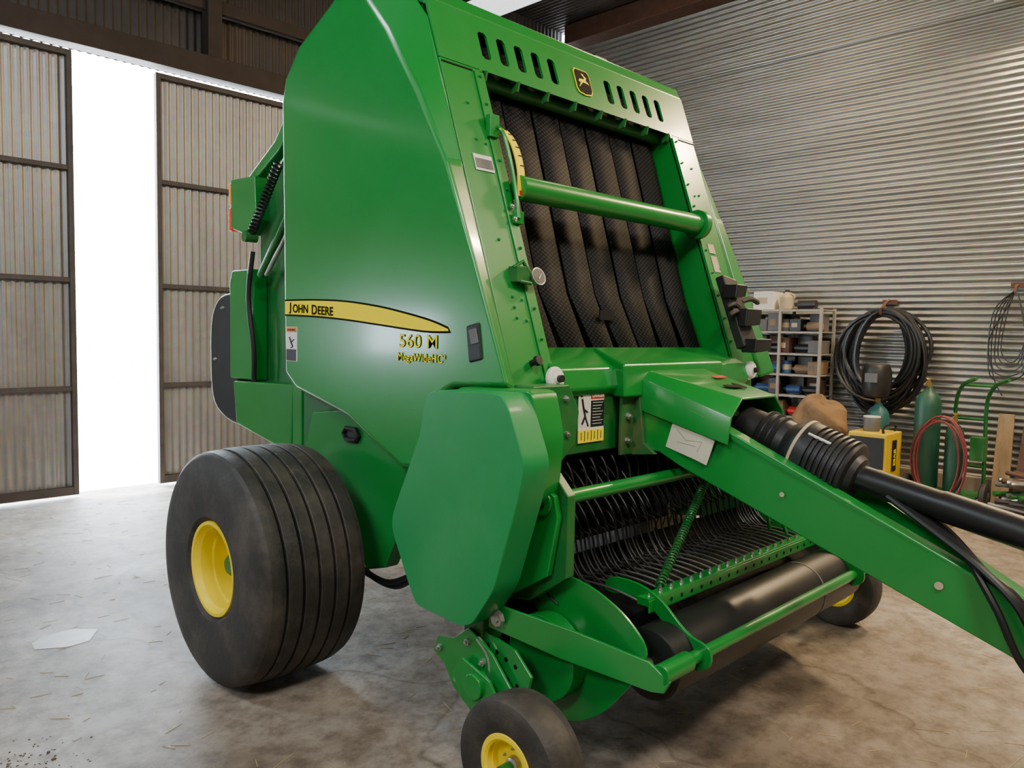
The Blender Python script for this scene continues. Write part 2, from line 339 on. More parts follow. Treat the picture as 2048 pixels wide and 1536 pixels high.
for a,b,s in ((2.02,2.25,1),(mx(2.02),mx(2.25),-1)):
    g=G()
    g.slab([fp(a,1.33),fp(b,1.33),fp(b,2.62),fp(a,2.62)],(0,.02,.0))
    post=g.obj('front_post',GRN,B,bev=.006)
    g=G(); g.slab([fp(b,1.33),fp(b,2.62),fp(b,2.62)+V((0,.20,-.03)),fp(b,1.33)+V((0,.20,-.03))],(-.015*s,0,0)); g.obj('post_flange',GRN,post)
    g=G()
    g.slab([fp(b-.055*s,1.36,.008),fp(b-.004*s,1.36,.008),fp(b-.004*s,2.60,.008),fp(b-.055*s,2.60,.008)],(0,.008,0))
    g.obj('edge_strip',GRN,post,bev=.002)
    bolts([fp(b-.03*s,1.40+i*.118,.010) for i in range(11)],(0,-.944,.33),.007,GRN2,'rivet',post)
    bolts([fp(a+.10*s,z) for z in (1.60,1.64,1.68,1.9,2.3,2.45)]+[fp(a+.15*s,z-.01) for z in (1.60,1.68,2.3)],(0,-.944,.33),.007,GRN2,'rivet',post)
    g=G(); g.slab([fp(a+.005*s,2.60,.003),fp(b-.06*s,2.60,.003),fp(b-.06*s,2.606,.003),fp(a+.005*s,2.606,.003)],(0,.002,0)); g.obj('panel_seam',DARK,post)
sx=[2.30+.108*i for i in range(5)]+[mx(2.30+.108*i) for i in range(5)]; sx.sort()
xb=[2.02]; 
for c in sx: xb+=[c-.026,c+.026]
xb.append(mx(2.02)); zb=[2.62,2.68,2.80,2.87]
g=G()
for i in range(len(xb)-1):
    for j in range(3):
        if j==1 and i%2==1: continue
        g.slab([fp(xb[i],zb[j]),fp(xb[i+1],zb[j]),fp(xb[i+1],zb[j+1]),fp(xb[i],zb[j+1])],(0,.012,0))
for i in range(1,len(xb)-1,2):
    a,b=xb[i],xb[i+1]; r=.012
    for (x,z,dx,dz) in ((a,zb[1],1,1),(b,zb[1],-1,1),(a,zb[2],1,-1),(b,zb[2],-1,-1)):
        g.slab([fp(x,z),fp(x+dx*r,z),fp(x,z+dz*r)],(0,.012,0))
tp=g.obj('slotted_top_panel',GRN,B)
g=G(); g.slab([fp(2.2,2.64,-.06),fp(mx(2.2),2.64,-.06),fp(mx(2.2),2.84,-.06),fp(2.2,2.84,-.06)],(0,.01,0)); g.obj('screen_mesh',BELT,tp)
g=G(); pr=[(fy(2.87),2.87),(fy(2.87)+.03,2.93),(2.62,2.955),(3.03,3.02),(3.38,2.90),(3.54,2.70),(3.5,2.66),(3.0,2.95),(2.6,2.88),(fy(2.84)+.02,2.84)]
g.prism('x',pr,2.02,mx(2.02)); g.obj('roof_cover',GRN,B,bev=.01)
for q,s_ in (((2.2,2.7,2.985),(.12,.06,.03)),((3.3,2.68,2.975),(.10,.06,.03))): g=G(); g.box(q,s_); g.obj('roof_bracket',GRN,B,bev=.005)
c=fp(XC,2.742,.004); A=V((1,0,0)); Bz=V((0,.33,.944)); nf=V((0,-.944,.33))
def bd(pts,off,mat,name,par,sc=1):
    g=G(); g.slab([c+A*x*sc+Bz*z*sc+nf*off for x,z in pts],-nf*.003); return g.obj(name,mat,par)
sh=[(-.035,-.052),(0,-.058),(.035,-.052),(.045,-.035),(.045,.035),(.035,.048),(-.035,.048),(-.045,.035),(-.045,-.035)]
badge=bd(sh,.002,YDEC,'badge',tp,1.3); bd(sh,.004,BLKD,'badge_field',badge,1.18)
deer=[(-.036,-.004),(-.026,.006),(-.012,.008),(.004,.008),(.010,.016),(.004,.026),(-.004,.030),(-.006,.038),(.0,.034),(.006,.036),(.010,.028),(.018,.022),(.026,.020),(.024,.015),(.018,.012),(.018,.002),(.030,-.004),(.036,-.014),(.030,-.012),(.016,-.010),(.004,-.008),(-.010,-.010),(-.016,-.018),(-.028,-.026),(-.036,-.036),(-.036,-.028),(-.024,-.016),(-.022,-.006),(-.030,-.010)]
bd(deer,.006,YDEC,'leaping_deer_emblem',badge,1.05)
CS=[(2.12,1.35),(2.55,2.85),(3.0,2.96),(3.45,2.78),(3.5,.95),(2.5,.95),(2.1,1.1)]
g=G(); g.prism('x',CS,2.03,2.06); g.obj('chamber_side',DGRN,B)
g=G(); g.prism('x',CS,mx(2.03),mx(2.06)); g.obj('chamber_side',DGRN,B)
g=G(); g.prism('x',[(2.36,1.3),(2.78,2.80),(2.9,2.80),(2.6,.5),(2.5,.5)],2.06,mx(2.06)); g.obj('chamber_shade_backing',DARK,B)  # near-black backdrop, stands in for shade inside the chamber and feeder
# belts: seven flat belts, creased forward near the bottom
nb=7; x0=2.27; wd_=(mx(2.27)-2.27)/nb
def belt_y(z): return 2.22+.30*(z-1.5)
for i in range(nb):
    a=x0+i*wd_+.007; b=x0+(i+1)*wd_-.007
    L_=i<4; tap=.045; o_=.004*(i%2)
    aa=a+(tap if L_ else 0); bb=b-(0 if L_ else tap)
    R=[(a,b,2.72,0),(a,b,1.72,0),(aa,bb,1.42,.06)]
    vs=[]
    for p,q,z,fw in R: vs+=[(p,belt_y(z)-fw+o_,z),(q,belt_y(z)-fw+o_,z)]
    g=G(); g.add(vs,[(0,1,3,2),(2,3,5,4)]); o=g.obj('belt',BELT,B,ang=5); sm=o.modifiers.new('thick','SOLIDIFY'); sm.thickness=.005
g=G(); g.box((2.84,belt_y(1.62)-.045,1.63),(.10,.008,.045)); g.obj('belt_lace_plate',BLK,B)
g=G(); g.cyl((2.25,2.52,2.61),(mx(2.25),2.52,2.61),.03); g.obj('upper_roller',DGRN,B)
for i in range(nb+1):
    x=x0+i*wd_; g=G(); g.prism('x',[(2.42,2.62),(2.48,2.62),(2.46,2.575),(2.43,2.58)],x-.005,x+.005); g.cyl((x-.008,2.44,2.59),(x+.008,2.44,2.59),.008,8); g.obj('belt_divider',DGRN,B)
g=G(); g.cyl((2.26,2.22,2.12),(mx(2.26),2.22,2.12),.050,28); ct=g.obj('cross_tube',GRN,B,label='dusty green cross tube')
g=G(); g.cyl((mx(2.30),2.22,2.12),(mx(2.26),2.22,2.12),.075,24); g.obj('tube_flange',GRN,ct,bev=.004)
g=G()
g.prism('x',[(2.14,1.485),(2.19,1.485),(2.19,1.30),(1.95,1.30),(1.93,1.33),(1.95,1.41)],2.22,mx(2.22)); sill=g.obj('front_sill',GRN,B,bev=.01)
g=G(); A1=[(2.64,2.12,1.489),(3.24,2.12,1.489),(3.33,1.89,1.425),(2.55,1.89,1.425)]; A2=[(2.60,2.12,1.29),(3.28,2.12,1.29),(3.33,1.88,1.29),(2.55,1.88,1.29)]
g.loft(A2,A1); g.obj('raised_sill_pad',GRN,sill,bev=.012)
g=G(); g.box((XC,2.02,1.20),(1.62,.12,.26)); g.obj('lower_crossmember',DGRN,B,bev=.01)
for x in (2.19,mx(2.19)):
    g=G(); g.rev((x,1.945,1.375),(0,-1,.1),[(0,.045),(.012,.045),(.02,.038),(.022,.02),(.028,.018)],24); cp=g.obj('hub_cap',WHT,B,label='cream plastic cap')
    g=G(); g.cyl((x,1.925,1.375),(x,1.90,1.378),.014,12); g.obj('grease_fitting',BLK,cp)
y=1.955
g=G(); g.box((2.43,y,1.215),(.16,.003,.20)); dd=g.obj('danger_decal',WHT,B)
g=G(); g.box((2.467,y-.002,1.300),(.084,.002,.026)); g.obj('red_header',RED,dd)
g=G(); g.box((2.467,y-.002,1.228),(.082,.002,.105)); g.obj('black_text_block',BLK,dd)
text('DANGER',(2.430,y-.004,1.293),(1,0,0),(0,0,1),.019,WHT,'lettering',dd,.0003)
for k in range(8):
    g=G(); g.box((2.467-.004*(k%3),y-.004,1.272-k*.012),(.065-.008*(k%3),.001,.0020)); g.obj('text_line',WHT,dd)
g=G(); g.box((2.43,y-.002,1.14),(.16,.002,.05)); g.obj('yellow_strip',YDEC,dd)
for i in range(7): g=G(); g.box((2.368+i*.0205,y-.004,1.142),(.003,.001,.03+.01*(i%2))); g.obj('scale_mark',BLK,dd)
g=G(); g.tube([(2.37,y-.002,1.29),(2.380,y-.002,1.25),(2.39,y-.002,1.22),(2.372,y-.002,1.19)],.005,6); g.tube([(2.380,y-.002,1.25),(2.405,y-.002,1.235)],.004,6); g.tube([(2.39,y-.002,1.22),(2.41,y-.002,1.18)],.004,6); g.rev((2.366,y-.004,1.303),(0,-1,0),[(0,.007),(.001,.007)],10); g.obj('pictogram',BLK,dd)
arc=cat([fp(2.255,2.34,.05),fp(2.275,2.30,.062),fp(2.288,2.24,.066),fp(2.290,2.16,.060),fp(2.275,2.07,.045)],6)
g=G()
for i in range(len(arc)-1):
    a,b=arc[i],arc[i+1]; w_=V((.038,0,0)); g.slab([a-w_,a,b,b-w_],nf*-.006)
ind=g.obj('bale_size_gauge',YDEC,B)
for i in range(1,len(arc)-1,3): g=G(); a=arc[i]+nf*.001; g.box(a-V((.010,0,0)),(.02,.002,.004)); g.obj('gauge_mark',BLK,ind)
g=G(); a=arc[-2]+nf*.001; g.box(a-V((.015,0,0)),(.03,.002,.02)); g.obj('gauge_red_zone',RED,ind)
g=G(); g.tube(cat([fp(2.225,2.37,.02),fp(2.23,2.32,.05),fp(2.24,2.2,.045),fp(2.23,2.06,.04),fp(2.225,1.98,.03)],5),.009,8); g.box(fp(2.21,2.36,.02),(.05,.03,.09)); g.box(fp(2.235,1.99,.02),(.05,.02,.05)); g.obj('gauge_bracket',GRN,ind,bev=.003)
bolts([fp(2.21,z,.02) for z in (2.40,2.03,1.98)],nf,.01,STEEL,'bolt',ind)
g=G(); g.rev(fp(2.235,1.745,.03),nf,[(0,.028),(.02,.036),(.026,.036),(.026,.030)],24); pg=g.obj('pressure_gauge',STEEL,B)
g=G(); g.rev(fp(2.235,1.745,.057),nf,[(0,.031),(.001,.031)],24); g.obj('gauge_dial',pm('grey_dial',(.10,.10,.095),.5,spec=.2),pg)
g=G(); g.slab([fp(2.225,1.735,.061),fp(2.228,1.732,.061),fp(2.25,1.757,.061)],nf*.001); g.obj('gauge_needle',WHT,pg)
g=G(); g.box(fp(2.165,1.76,.02),(.07,.05,.06)); g.tube([fp(2.13,1.78,.03),fp(2.17,1.80,.05),fp(2.21,1.75,.04)],.009,8); g.tube([fp(2.15,1.73,.03),fp(2.20,1.72,.04)],.008,8); g.obj('gauge_valve',DGRN,pg,bev=.004)
g=G(); g.slab([fp(2.08,2.17,.002),fp(2.18,2.17,.002),fp(2.18,2.235,.002),fp(2.08,2.235,.002)],nf*.002); s1=g.obj('info_decal',WHT,B)
g=G(); g.slab([fp(2.085,2.18,.005),fp(2.175,2.18,.005),fp(2.175,2.218,.005),fp(2.085,2.218,.005)],nf*.001); g.obj('decal_text_block',GREY,s1)
for z0_,z1_ in ((1.98,2.03),(1.88,1.965)): g=G(); g.slab([fp(3.70,z0_,.002),fp(3.76,z0_,.002),fp(3.76,z1_,.002),fp(3.70,z1_,.002)],nf*.002); g.obj('info_decal',BEIGE,B)
g=G(); g.rev(fp(2.14,1.43,0),nf,[(0,.012),(.03,.012),(.03,.02),(.045,.018)],12); g.obj('knob',BLK,B)
g=G(); g.slab([fp(3.59,1.46,.06),fp(3.74,1.44,.06),fp(3.70,1.80,.06),fp(3.57,1.82,.06)],nf*.05); hh=g.obj('hose_holder',BLKP,B,bev=.008)
for (xa,z,l,h) in ((3.61,1.77,.10,.07),(3.66,1.64,.15,.09),(3.68,1.50,.16,.07)):
    g=G(); g.prism('y',[(xa-l/2,z-h/2),(xa+l/2,z-h/2+.01),(xa+l/2+.015,z+h/2),(xa-l/2+.01,z+h/2)],fy(z)-.17,fy(z)-.09); g.obj('holder_clamp',BLK,hh,bev=.006)
for (xa,xe,z) in ((3.66,3.50,1.66),(3.70,3.84,1.69),(3.66,3.50,1.62)):
    g=G(); g.tube(cat([fp(xa,z,.10),fp((xa+xe)/2,z+.01,.12),fp(xe,z-.01,.12)],4),[.014]*8+[.009],8); g.obj('holder_prong',BLKP,hh)
# tailgate
g=G(); pr=[(3.5,2.72),(3.78,2.52),(4.02,2.30),(4.12,2.05),(4.12,1.25),(3.98,1.0),(3.55,.93)]
g.prism('x',pr,2.14,mx(2.14)); tg=g.obj('tailgate',DGRN,B,bev=.012)
for pr,a in (([(3.5,2.78),(3.55,2.80),(3.84,2.52),(4.15,2.36),(4.15,2.30),(3.80,2.46),(3.5,2.70)],2.08),([(4.02,1.86),(4.27,1.86),(4.30,1.80),(4.30,1.25),(4.02,1.25)],2.05),([(3.56,1.26),(4.22,1.24),(4.18,1.0),(3.58,.90)],2.03)):
    g=G(); g.prism('x',pr,a,2.14); g.obj('gate_side_frame',GRN,tg,bev=.01)
g=G(); g.prism('x',[(3.46,1.3),(3.55,1.3),(3.55,.86),(3.46,.86)],2.02,2.12); g.obj('gate_post',GRN,B,bev=.008)
g=G(); g.prism('x',cat2([(4.22,1.74),(4.44,1.72),(4.56,1.60),(4.58,1.35),(4.55,1.12),(4.42,1.02),(4.22,.98)]),2.06,mx(2.06)); rs=g.obj('rear_shield',BLKP,B,bev=.02,seg=3)
bolts([(2.06,4.5,1.35),(2.06,4.4,1.65)],(-1,0,0),.012,STEEL,'bolt',rs)
g=G(); g.prism('x',[(4.02,2.36),(4.30,2.37),(4.30,2.10),(4.12,2.05),(4.0,2.12)],2.06,2.16); lb=g.obj('light_bracket',GRN,B,bev=.006)
g=G(); g.box((2.10,4.31,2.29),(.08,.03,.12)); g.obj('orange_lamp',pm('orange_reflector',(.95,.25,.02),.25,emit=.3),lb,bev=.006)
g=G(); g.box((2.10,4.31,2.15),(.08,.03,.13)); g.obj('red_lamp',pm('red_reflector',(.75,.03,.02),.25,emit=.3),lb,bev=.006)
g=G(); g.spring((2.04,3.72,2.38),(2.04,4.02,2.04),.021,.006,20); g.obj('gate_spring',BLK,B)
g=G(); g.cyl((2.06,3.6,2.18),(2.06,3.95,1.82),.02,12); g.obj('gate_cylinder',DGRN,B)
g=G(); g.cyl((2.04,3.6,2.05),(2.04,3.85,1.82),.012,12); g.obj('gate_cylinder_rod',STEEL,B)
g=G(); g.tube(cat([(2.04,4.0,1.95),(2.03,4.03,1.7),(2.04,3.99,1.4),(2.05,4.02,1.15)],5),.014,8); g.obj('gate_hose',BLK,B)
g=G(); g.cyl((2.0,4.02,2.03),(2.07,4.02,2.03),.03,12); g.obj('spring_anchor',DGRN,B)
leg=[(3.36,1.14),(3.44,.94),(3.30,.80),(3.14,.58),(3.04,.50),(2.90,.46),(2.76,.50),(2.60,.80),(2.50,1.05),(2.9,1.20)]
g=G(); g.prism('x',leg,2.02,2.10); lg=g.obj('axle_plate',GRN,B,bev=.01); g=G(); g.prism('x',leg,mx(2.10),mx(2.02)); g.obj('axle_plate',GRN,B,bev=.01)
g=G(); g.tube([(2.01,y,z) for y,z in ((3.05,1.09),(2.97,1.09),(2.95,1.065),(2.97,1.04),(3.05,1.04),(3.07,1.065))],.012,8,closed=True); g.prism('x',[(3.05,1.085),(2.97,1.085),(2.96,1.065),(2.97,1.045),(3.05,1.045),(3.06,1.065)],2.012,2.02); g.obj('slot_grommet',BLK,lg)
g=G(); g.cyl((1.6,3.2,.50),(mx(1.6),3.2,.50),.05,16); g.box((XC,3.2,.58),(1.7,.14,.14)); g.obj('axle',DGRN,B,bev=.006)
g=G(); g.prism('x',[(2.5,1.0),(3.5,1.0),(3.5,.85),(3.3,.72),(2.7,.70),(2.45,.8)],2.12,mx(2.12)); g.obj('underside_shade_box',DARK,B)  # near-black box added as shade under the body
g=G(); g.tube(cat([(2.0,2.95,.60),(1.98,2.93,.50),(2.02,2.75,.44),(2.05,2.6,.50)],6),.014,8); g.obj('hydraulic_hose',BLK,B)
g=G(); g.tube(cat([(2.03,2.97,.60),(2.02,2.9,.46),(2.05,2.72,.42),(2.05,2.55,.52)],6),.012,8); g.obj('hydraulic_hose',BLK,B)
# ---- wheels
def wheel(name,cx,cy,r,w,rr,out,ribs,parent,label):
    h=w/2
    prof=[(-h*.84,rr),(-h*.96,rr+.03),(-h*1.0,rr+(r-rr)*.42),(-h*.985,rr+(r-rr)*.72),(-h*.945,r*.925),(-h*.895,r*.962)]
    span=h*1.74; gd=r*.05
    e=[]
    for i in range(ribs):
        a=-h*.87+span*i/ribs; b=-h*.87+span*(i+1)/ribs; wd=b-a; gq=wd*.16
        def cr(t): return r-(abs(t/h)**3)*r*.040
        rd=r*.005
        e+=[(a+wd*.01,cr(a)-rd),(a+wd*.05,cr(a+wd*.1)-rd*.1),(a+(wd-gq)*.5,cr((a+b)/2)),(b-gq-wd*.04,cr(b-gq)-rd*.1),(b-gq,cr(b)-rd)]
        if i<ribs-1: e+=[(b-gq*.85,cr(b)-gd),(b-gq*.15,cr(b)-gd)]
    prof+=e+[(h*.895,r*.962),(h*.945,r*.925),(h*.985,rr+(r-rr)*.72),(h,rr+(r-rr)*.42),(h*.96,rr+.03),(h*.84,rr)]
    g=G(); g.rev((cx,cy,r),(1,0,0),prof+[(-h*.84,rr)],80,closed=False)
    t=g.obj(name,RUB,parent,ang=32,label=label)
    g=G(); o=out
    g.rev((cx,cy,r),(o,0,0),[(h*.86,rr+.012),(h*.92,rr+.008),(h*.92,rr-.006),(h*.84,rr-.014),(h*.80,rr*.88),(h*.60,rr*.86),(h*.58,rr*.80),(h*.30,rr*.78),(h*.22,rr*.62),(h*.30,rr*.40),(h*.30,rr*.01)],48,closed=False)
    rim=g.obj('rim',YEL,t,ang=30)
    g=G(); g.rev((cx,cy,r),(o,0,0),[(h*.25,rr*.30),(h*.55,rr*.26),(h*.62,rr*.18),(h*.62,.001)],24,closed=False); g.obj('hub',DGRN if r>.3 else STEEL,rim)
    bolts([(cx+o*h*.22,cy+math.cos(i*math.pi/3+.3)*rr*.48,r+math.sin(i*math.pi/3+.3)*rr*.48) for i in range(6)],(o,0,0),rr*.055,STEEL,'lug_nut',rim,h=h*.12)
    g=G(); g.tube([(cx+o*h*.34,cy-rr*.74,r+rr*.15),(cx+o*h*.75,cy-rr*.76,r+rr*.17)],.005,6); g.obj('valve_stem',BLK,rim)
    return t
wheel('transport_wheel',1.67,3.21,.51,.49,.195,-1,6,B,'wide ribbed tire on yellow rim')
wheel('transport_wheel',mx(1.67),3.21,.51,.49,.195,1,6,B,'wide ribbed tire on yellow rim')
# pickup drive shield
sh=[(2.13,1.335),(1.78,1.345),(1.745,1.30),(1.67,1.13),(1.695,1.02),(1.80,.70),(1.90,.56),(1.96,.54),(2.19,.55),(2.22,.575),(2.35,.80),(2.345,.86),(2.19,1.17),(2.165,1.29)]
shr=rnd(sh,.035,3); cy_,cz_=2.0,.96
def sc_(f): return [(cy_+(y-cy_)*f,cz_+(z-cz_)*f) for y,z in shr]
g=G(); g.rings([[(1.87,y,z) for y,z in sc_(1.008)],[(1.758,y,z) for y,z in sc_(1.008)],[(1.754,y,z) for y,z in sc_(1.005)],[(1.752,y,z) for y,z in sc_(1.0)],[(1.746,y,z) for y,z in sc_(.62)]])
shl=g.obj('pickup_drive_shield',GRN2,B,ang=25)
g=G(); g.prism('x',rnd([(2.13,1.345),(1.75,1.355),(1.71,1.20),(1.73,1.0),(1.9,.8),(2.1,.8)],.03),1.868,1.99); g.obj('shield_inner_box',GRN,B,bev=.008)
g=G(); g.prism('y',[(1.97,1.36),(2.16,1.36),(2.22,1.26),(2.20,1.14),(2.10,1.06),(1.97,1.06)],1.84,1.94); gs=g.obj('corner_gusset',DGRN,B,bev=.006)
bolts([(x,1.84,z) for x,z in ((2.05,1.31),(2.05,1.25),(2.14,1.31),(2.15,1.18),(2.06,1.12))],(0,-1,0),.012,STEEL,'bolt',gs)
PS=[(1.78,1.10),(1.68,1.0),(1.68,.72),(1.85,.60),(2.5,.5),(2.55,1.0),(2.1,1.12)]
g=G(); g.prism('x',PS,1.98,2.02); g.obj('pickup_side_plate',DGRN,B,bev=.005)
g=G(); g.prism('x',PS,mx(2.02),mx(1.98)); g.obj('pickup_side_plate',DGRN,B,bev=.005)
lobe=[(2.02,.50),(1.93,.66),(1.77,.705),(1.66,.70),(1.57,.675),(1.47,.625),(1.395,.55),(1.41,.47),(1.48,.37),(1.57,.27),(1.69,.20),(1.82,.20),(1.95,.26),(2.03,.38)]
for a,b,k in ((2.03,2.06,-1),(mx(2.06),mx(2.03),1)):
    g=G(); pp=cat2(lobe,4,True)
    g.loft([(a+(.02 if k<0 else .01),y,z) for y,z in pp],[(a+(.01 if k<0 else .02),y,z) for y,z in pp],cap=(1,1))
    ep=g.obj('pickup_end_plate',GRN,B,bev=.002)
g=G(); g.rev((2.0,2.02,.44),(1,0,0),[(0,.19),(2*(XC-2.0),.19)],36); g.obj('pickup_drum',DARK,B)
g=G(); g.rev((1.965,1.78,.42),(1,0,0),[(0,.15),(.07,.15)],36); g.obj('end_bearing_cover',GRN,B,bev=.004)
def tines(pts,r,name,x,n,dx):
    tm=G(); pts=cat(pts,5); tm.tube(pts,[r]*(len(pts)-1)+[.0025],6); t=tm.obj(name,BLK,B); shift(t,(x,0,0))
    rg_=random.Random(3)
    for i in range(1,n): dup(t,(i*dx+rg_.uniform(-.003,.003),rg_.uniform(-.006,.006),rg_.uniform(-.005,.005)),B)
tines([(0,2.10,.92),(0,1.98,.90),(0,1.90,.82),(0,1.88,.72),(0,1.83,.64),(0,1.76,.60)],.0045,'pickup_tine',2.03,34,.054)
tines([(0,2.16,.80),(0,2.02,.80),(0,1.96,.73),(0,1.94,.66),(0,1.90,.61),(0,1.85,.585)],.0045,'pickup_tine',2.035,33,.054)
tines([(0,2.14,1.02),(0,2.04,1.00),(0,1.96,.93),(0,1.94,.86),(0,1.90,.80),(0,1.85,.78)],.0045,'pickup_tine',2.035,33,.054)
tines([(0,2.20,1.08),(0,2.08,1.10),(0,1.98,1.03),(0,1.95,.95),(0,1.97,.88)],.005,'feeder_tine',2.05,26,.071)
g=G(); g.cyl((2.02,2.2,.98),(mx(2.02),2.2,.98),.12,24); g.obj('feeder_rotor',DARK,B)
g=G(); g.prism('x',[(2.0,.50),(2.0,.54),(1.62,.52),(1.5,.47),(1.5,.44)],2.07,mx(2.07)); g.obj('pickup_floor_pan',DARK,B)
g=G(); g.cyl((2.02,1.77,.97),(mx(2.02),1.77,.97),.026,18); g.obj('pickup_cross_tube',GRN,B)
g=G(); g.prism('x',[(1.83,1.0),(1.77,1.02),(1.72,1.0),(1.70,.93),(1.74,.72),(1.90,.62),(1.95,.80)],1.95,1.975); g.rev((1.94,1.77,.97),(1,0,0),[(0,.045),(.06,.045)],20); br=g.obj('lift_arm',GRN,B,bev=.004)
g=G(); g.rev((1.935,1.77,.97),(1,0,0),[(0,.02),(.01,.02)],12); g.obj('arm_pin',BLK,br)
g=G(); g.box((2.92,1.55,.615),(1.36,.05,.03)); g.box((2.92,1.525,.60),(1.36,.006,.045)); cb=g.obj('comb_bar',GRN,B,bev=.003)
bolts([(2.28+i*.068,1.55,.63) for i in range(20)],(0,0,1),.009,STEEL,'bolt',cb)
bolts([(2.31+i*.068,1.5215,.60) for i in range(19)],(0,-1,0),.008,DARK,'slot_hole',cb,h=.001)
rg=G(); rg.tube(cat([(0,1.53,.595),(0,1.70,.62),(0,1.90,.61),(0,2.02,.57)],5),.0048,6); rod=rg.obj('comb_rod',STEEL,cb,label='worn shiny rod'); shift(rod,(2.26,0,0))
for i in range(1,26): dup(rod,(i*.053,0,0),cb)
g=G(); g.spring((2.92,1.72,.93),(2.37,1.57,.635),.015,.0036,42); g.tube([(2.93,1.74,.97),(2.92,1.72,.92)],.006,6); g.tube([(2.38,1.57,.64),(2.34,1.56,.61)],.006,6); g.obj('tension_spring',DGRN,B)
g=G(); g.rev((2.17,1.47,.435),(1,0,0),[(0,.02),(0,.115),(.004,.122),(1.536,.122),(1.54,.115),(1.54,.02)],40); rl=g.obj('wind_guard_roller',BLK,B,bev=0)
g=G(); g.cyl((2.12,1.47,.435),(3.76,1.47,.435),.025,14); g.obj('roller_shaft',STEEL,rl)
g=G(); g.rev((3.30,1.47,.435),(1,0,0),[(0,.122),(.001,.124),(.012,.124),(.013,.122)],40); g.obj('roller_seam',GREY,rl)
g=G(); g.cyl((2.07,1.345,.475),(3.82,1.345,.475),.022,18); gt=g.obj('guard_tube',GRN,B)
g=G(); g.cyl((2.05,1.345,.475),(2.21,1.345,.475),.034,20); g.obj('tube_collar',GRN,gt,bev=.004)
for s in (0,1):
    f=(lambda x:mx(x)) if s else (lambda x:x)
    g=G(); g.slab([(f(1.85),1.92,.61),(f(1.95),1.62,.565),(f(2.04),1.38,.51),(f(2.055),1.31,.46),(f(2.05),1.33,.42),(f(2.04),1.37,.415),(f(1.93),1.66,.465),(f(1.85),1.92,.52)],(.012 if not s else -.012,0,0)); ar=g.obj('guard_arm',GRN,B,bev=.003)
    bolts([(f(1.85),1.87,.565)],(-1 if not s else 1,0,0),.03,STEEL,'bolt',ar,h=.014)
    stp=[(1.74,.60),(1.72,.655),(1.60,.66),(1.50,.625),(1.42,.56),(1.37,.53),(1.33,.52),(1.30,.50),(1.30,.45),(1.35,.42),(1.40,.44),(1.46,.52),(1.53,.58),(1.62,.605)]
    g=G(); g.prism('x',cat2(stp,3,True),f(2.275),f(2.287)); g.obj('guard_strap',GRN,B,bev=.002)
# gauge wheels
for s in (0,1):
    f=(lambda x:mx(x)) if s else (lambda x:x)
    cx=1.71 if not s else 4.24
    gw=wheel('gauge_wheel',cx,1.62 if not s else 1.66,.213,.15,.098,-1,1,B,'small tire on yellow rim')
    k=1 if not s else -1
    g=G(); pl=[(2.17,.42),(2.19,.36),(2.13,.33),(2.08,.26),(1.98,.20),(1.80,.17),(1.60,.18),(1.57,.22),(1.70,.27),(1.80,.36),(1.88,.44),(2.0,.50),(2.08,.44)]
    g.prism('x',pl,f(1.83),f(1.842)); bk=g.obj('wheel_bracket',GRN,B,bev=.003)
    g=G(); g.cyl((f(1.62),1.62,.213),(f(1.95),1.62,.213),.018,14); g.obj('wheel_spindle',DGRN,bk)
    g=G(); g.cyl((f(1.785),1.93,.32),(f(1.95),1.93,.32),.045,16); g.obj('pivot_boss',GRN,bk,bev=.004)
    g=G(); g.prism('x',[(2.05,.33),(2.0,.40),(1.86,.36),(1.80,.28),(1.9,.22),(2.0,.25)],f(1.80),f(1.812)); g.obj('pivot_plate',GRN,bk,bev=.003)
    bolts([(f(1.83),y,z) for y,z in ((2.15,.385),(2.05,.30),(1.92,.40),(1.86,.24),(2.0,.45),(1.76,.22))],(-k,0,0),.014,STEEL,'bolt',bk)
    g=G(); g.prism('x',[(1.98,.50),(1.80,.47),(1.72,.40),(1.74,.33),(1.92,.30),(1.99,.36)],f(1.86),f(1.872)); ap=g.obj('adjusting_plate',GRN,bk,bev=.003)
    bolts([(f(1.86),1.93-i*.045,.45-.012*i) for i in range(4)]+[(f(1.86),1.92-i*.045,.38-.010*i) for i in range(4)],(-k,0,0),.009,DARK,'plate_hole',ap,h=.001)
    g=G(); g.tube(cat([(f(1.84),1.96,.47),(f(1.84),1.90,.42),(f(1.84),1.90,.33),(f(1.84),1.98,.29)],4),.012,8); g.obj('lock_pin',STEEL,bk)
    g=G(); g.box((f(1.90),2.0,.52),(.10,.10,.14)); g.obj('axle_stub_block',DGRN,bk,bev=.008)
# ---- tongue
for s in (0,1):
    f=(lambda x:mx(x)) if s else (lambda x:x)
    g=G(); k=.07 if not s else -.07
    g.slab([(f(2.68),1.92,1.34),(f(2.70),1.62,1.235),(f(2.88),.50,.70),(f(2.91),-.25,.36),(f(2.91),-.25,.20),(f(2.88),.50,.51),(f(2.69),1.70,1.02),(f(2.68),1.80,1.07),(f(2.68),1.92,1.07)],(k,0,0)); bm_=g.obj('drawbar_beam',GRN,B,bev=.006)
    if not s: BM=bm_
g=G(); g.box((XC,-.22,.28),(.14,.2,.12)); g.prism('y',[(2.89,.24),(2.99,.24),(2.99,.32),(2.89,.32)],-.5,-.3); g.rev((XC,-.55,.26),(0,0,1),[(0,.06),(.04,.06)],20); g.obj('hitch',GRN,B,bev=.006)
WG=pm('worn_green',(.02,.13,.03),.5,dust=(.2,.1,.06),dustamt=.6,dscale=8)
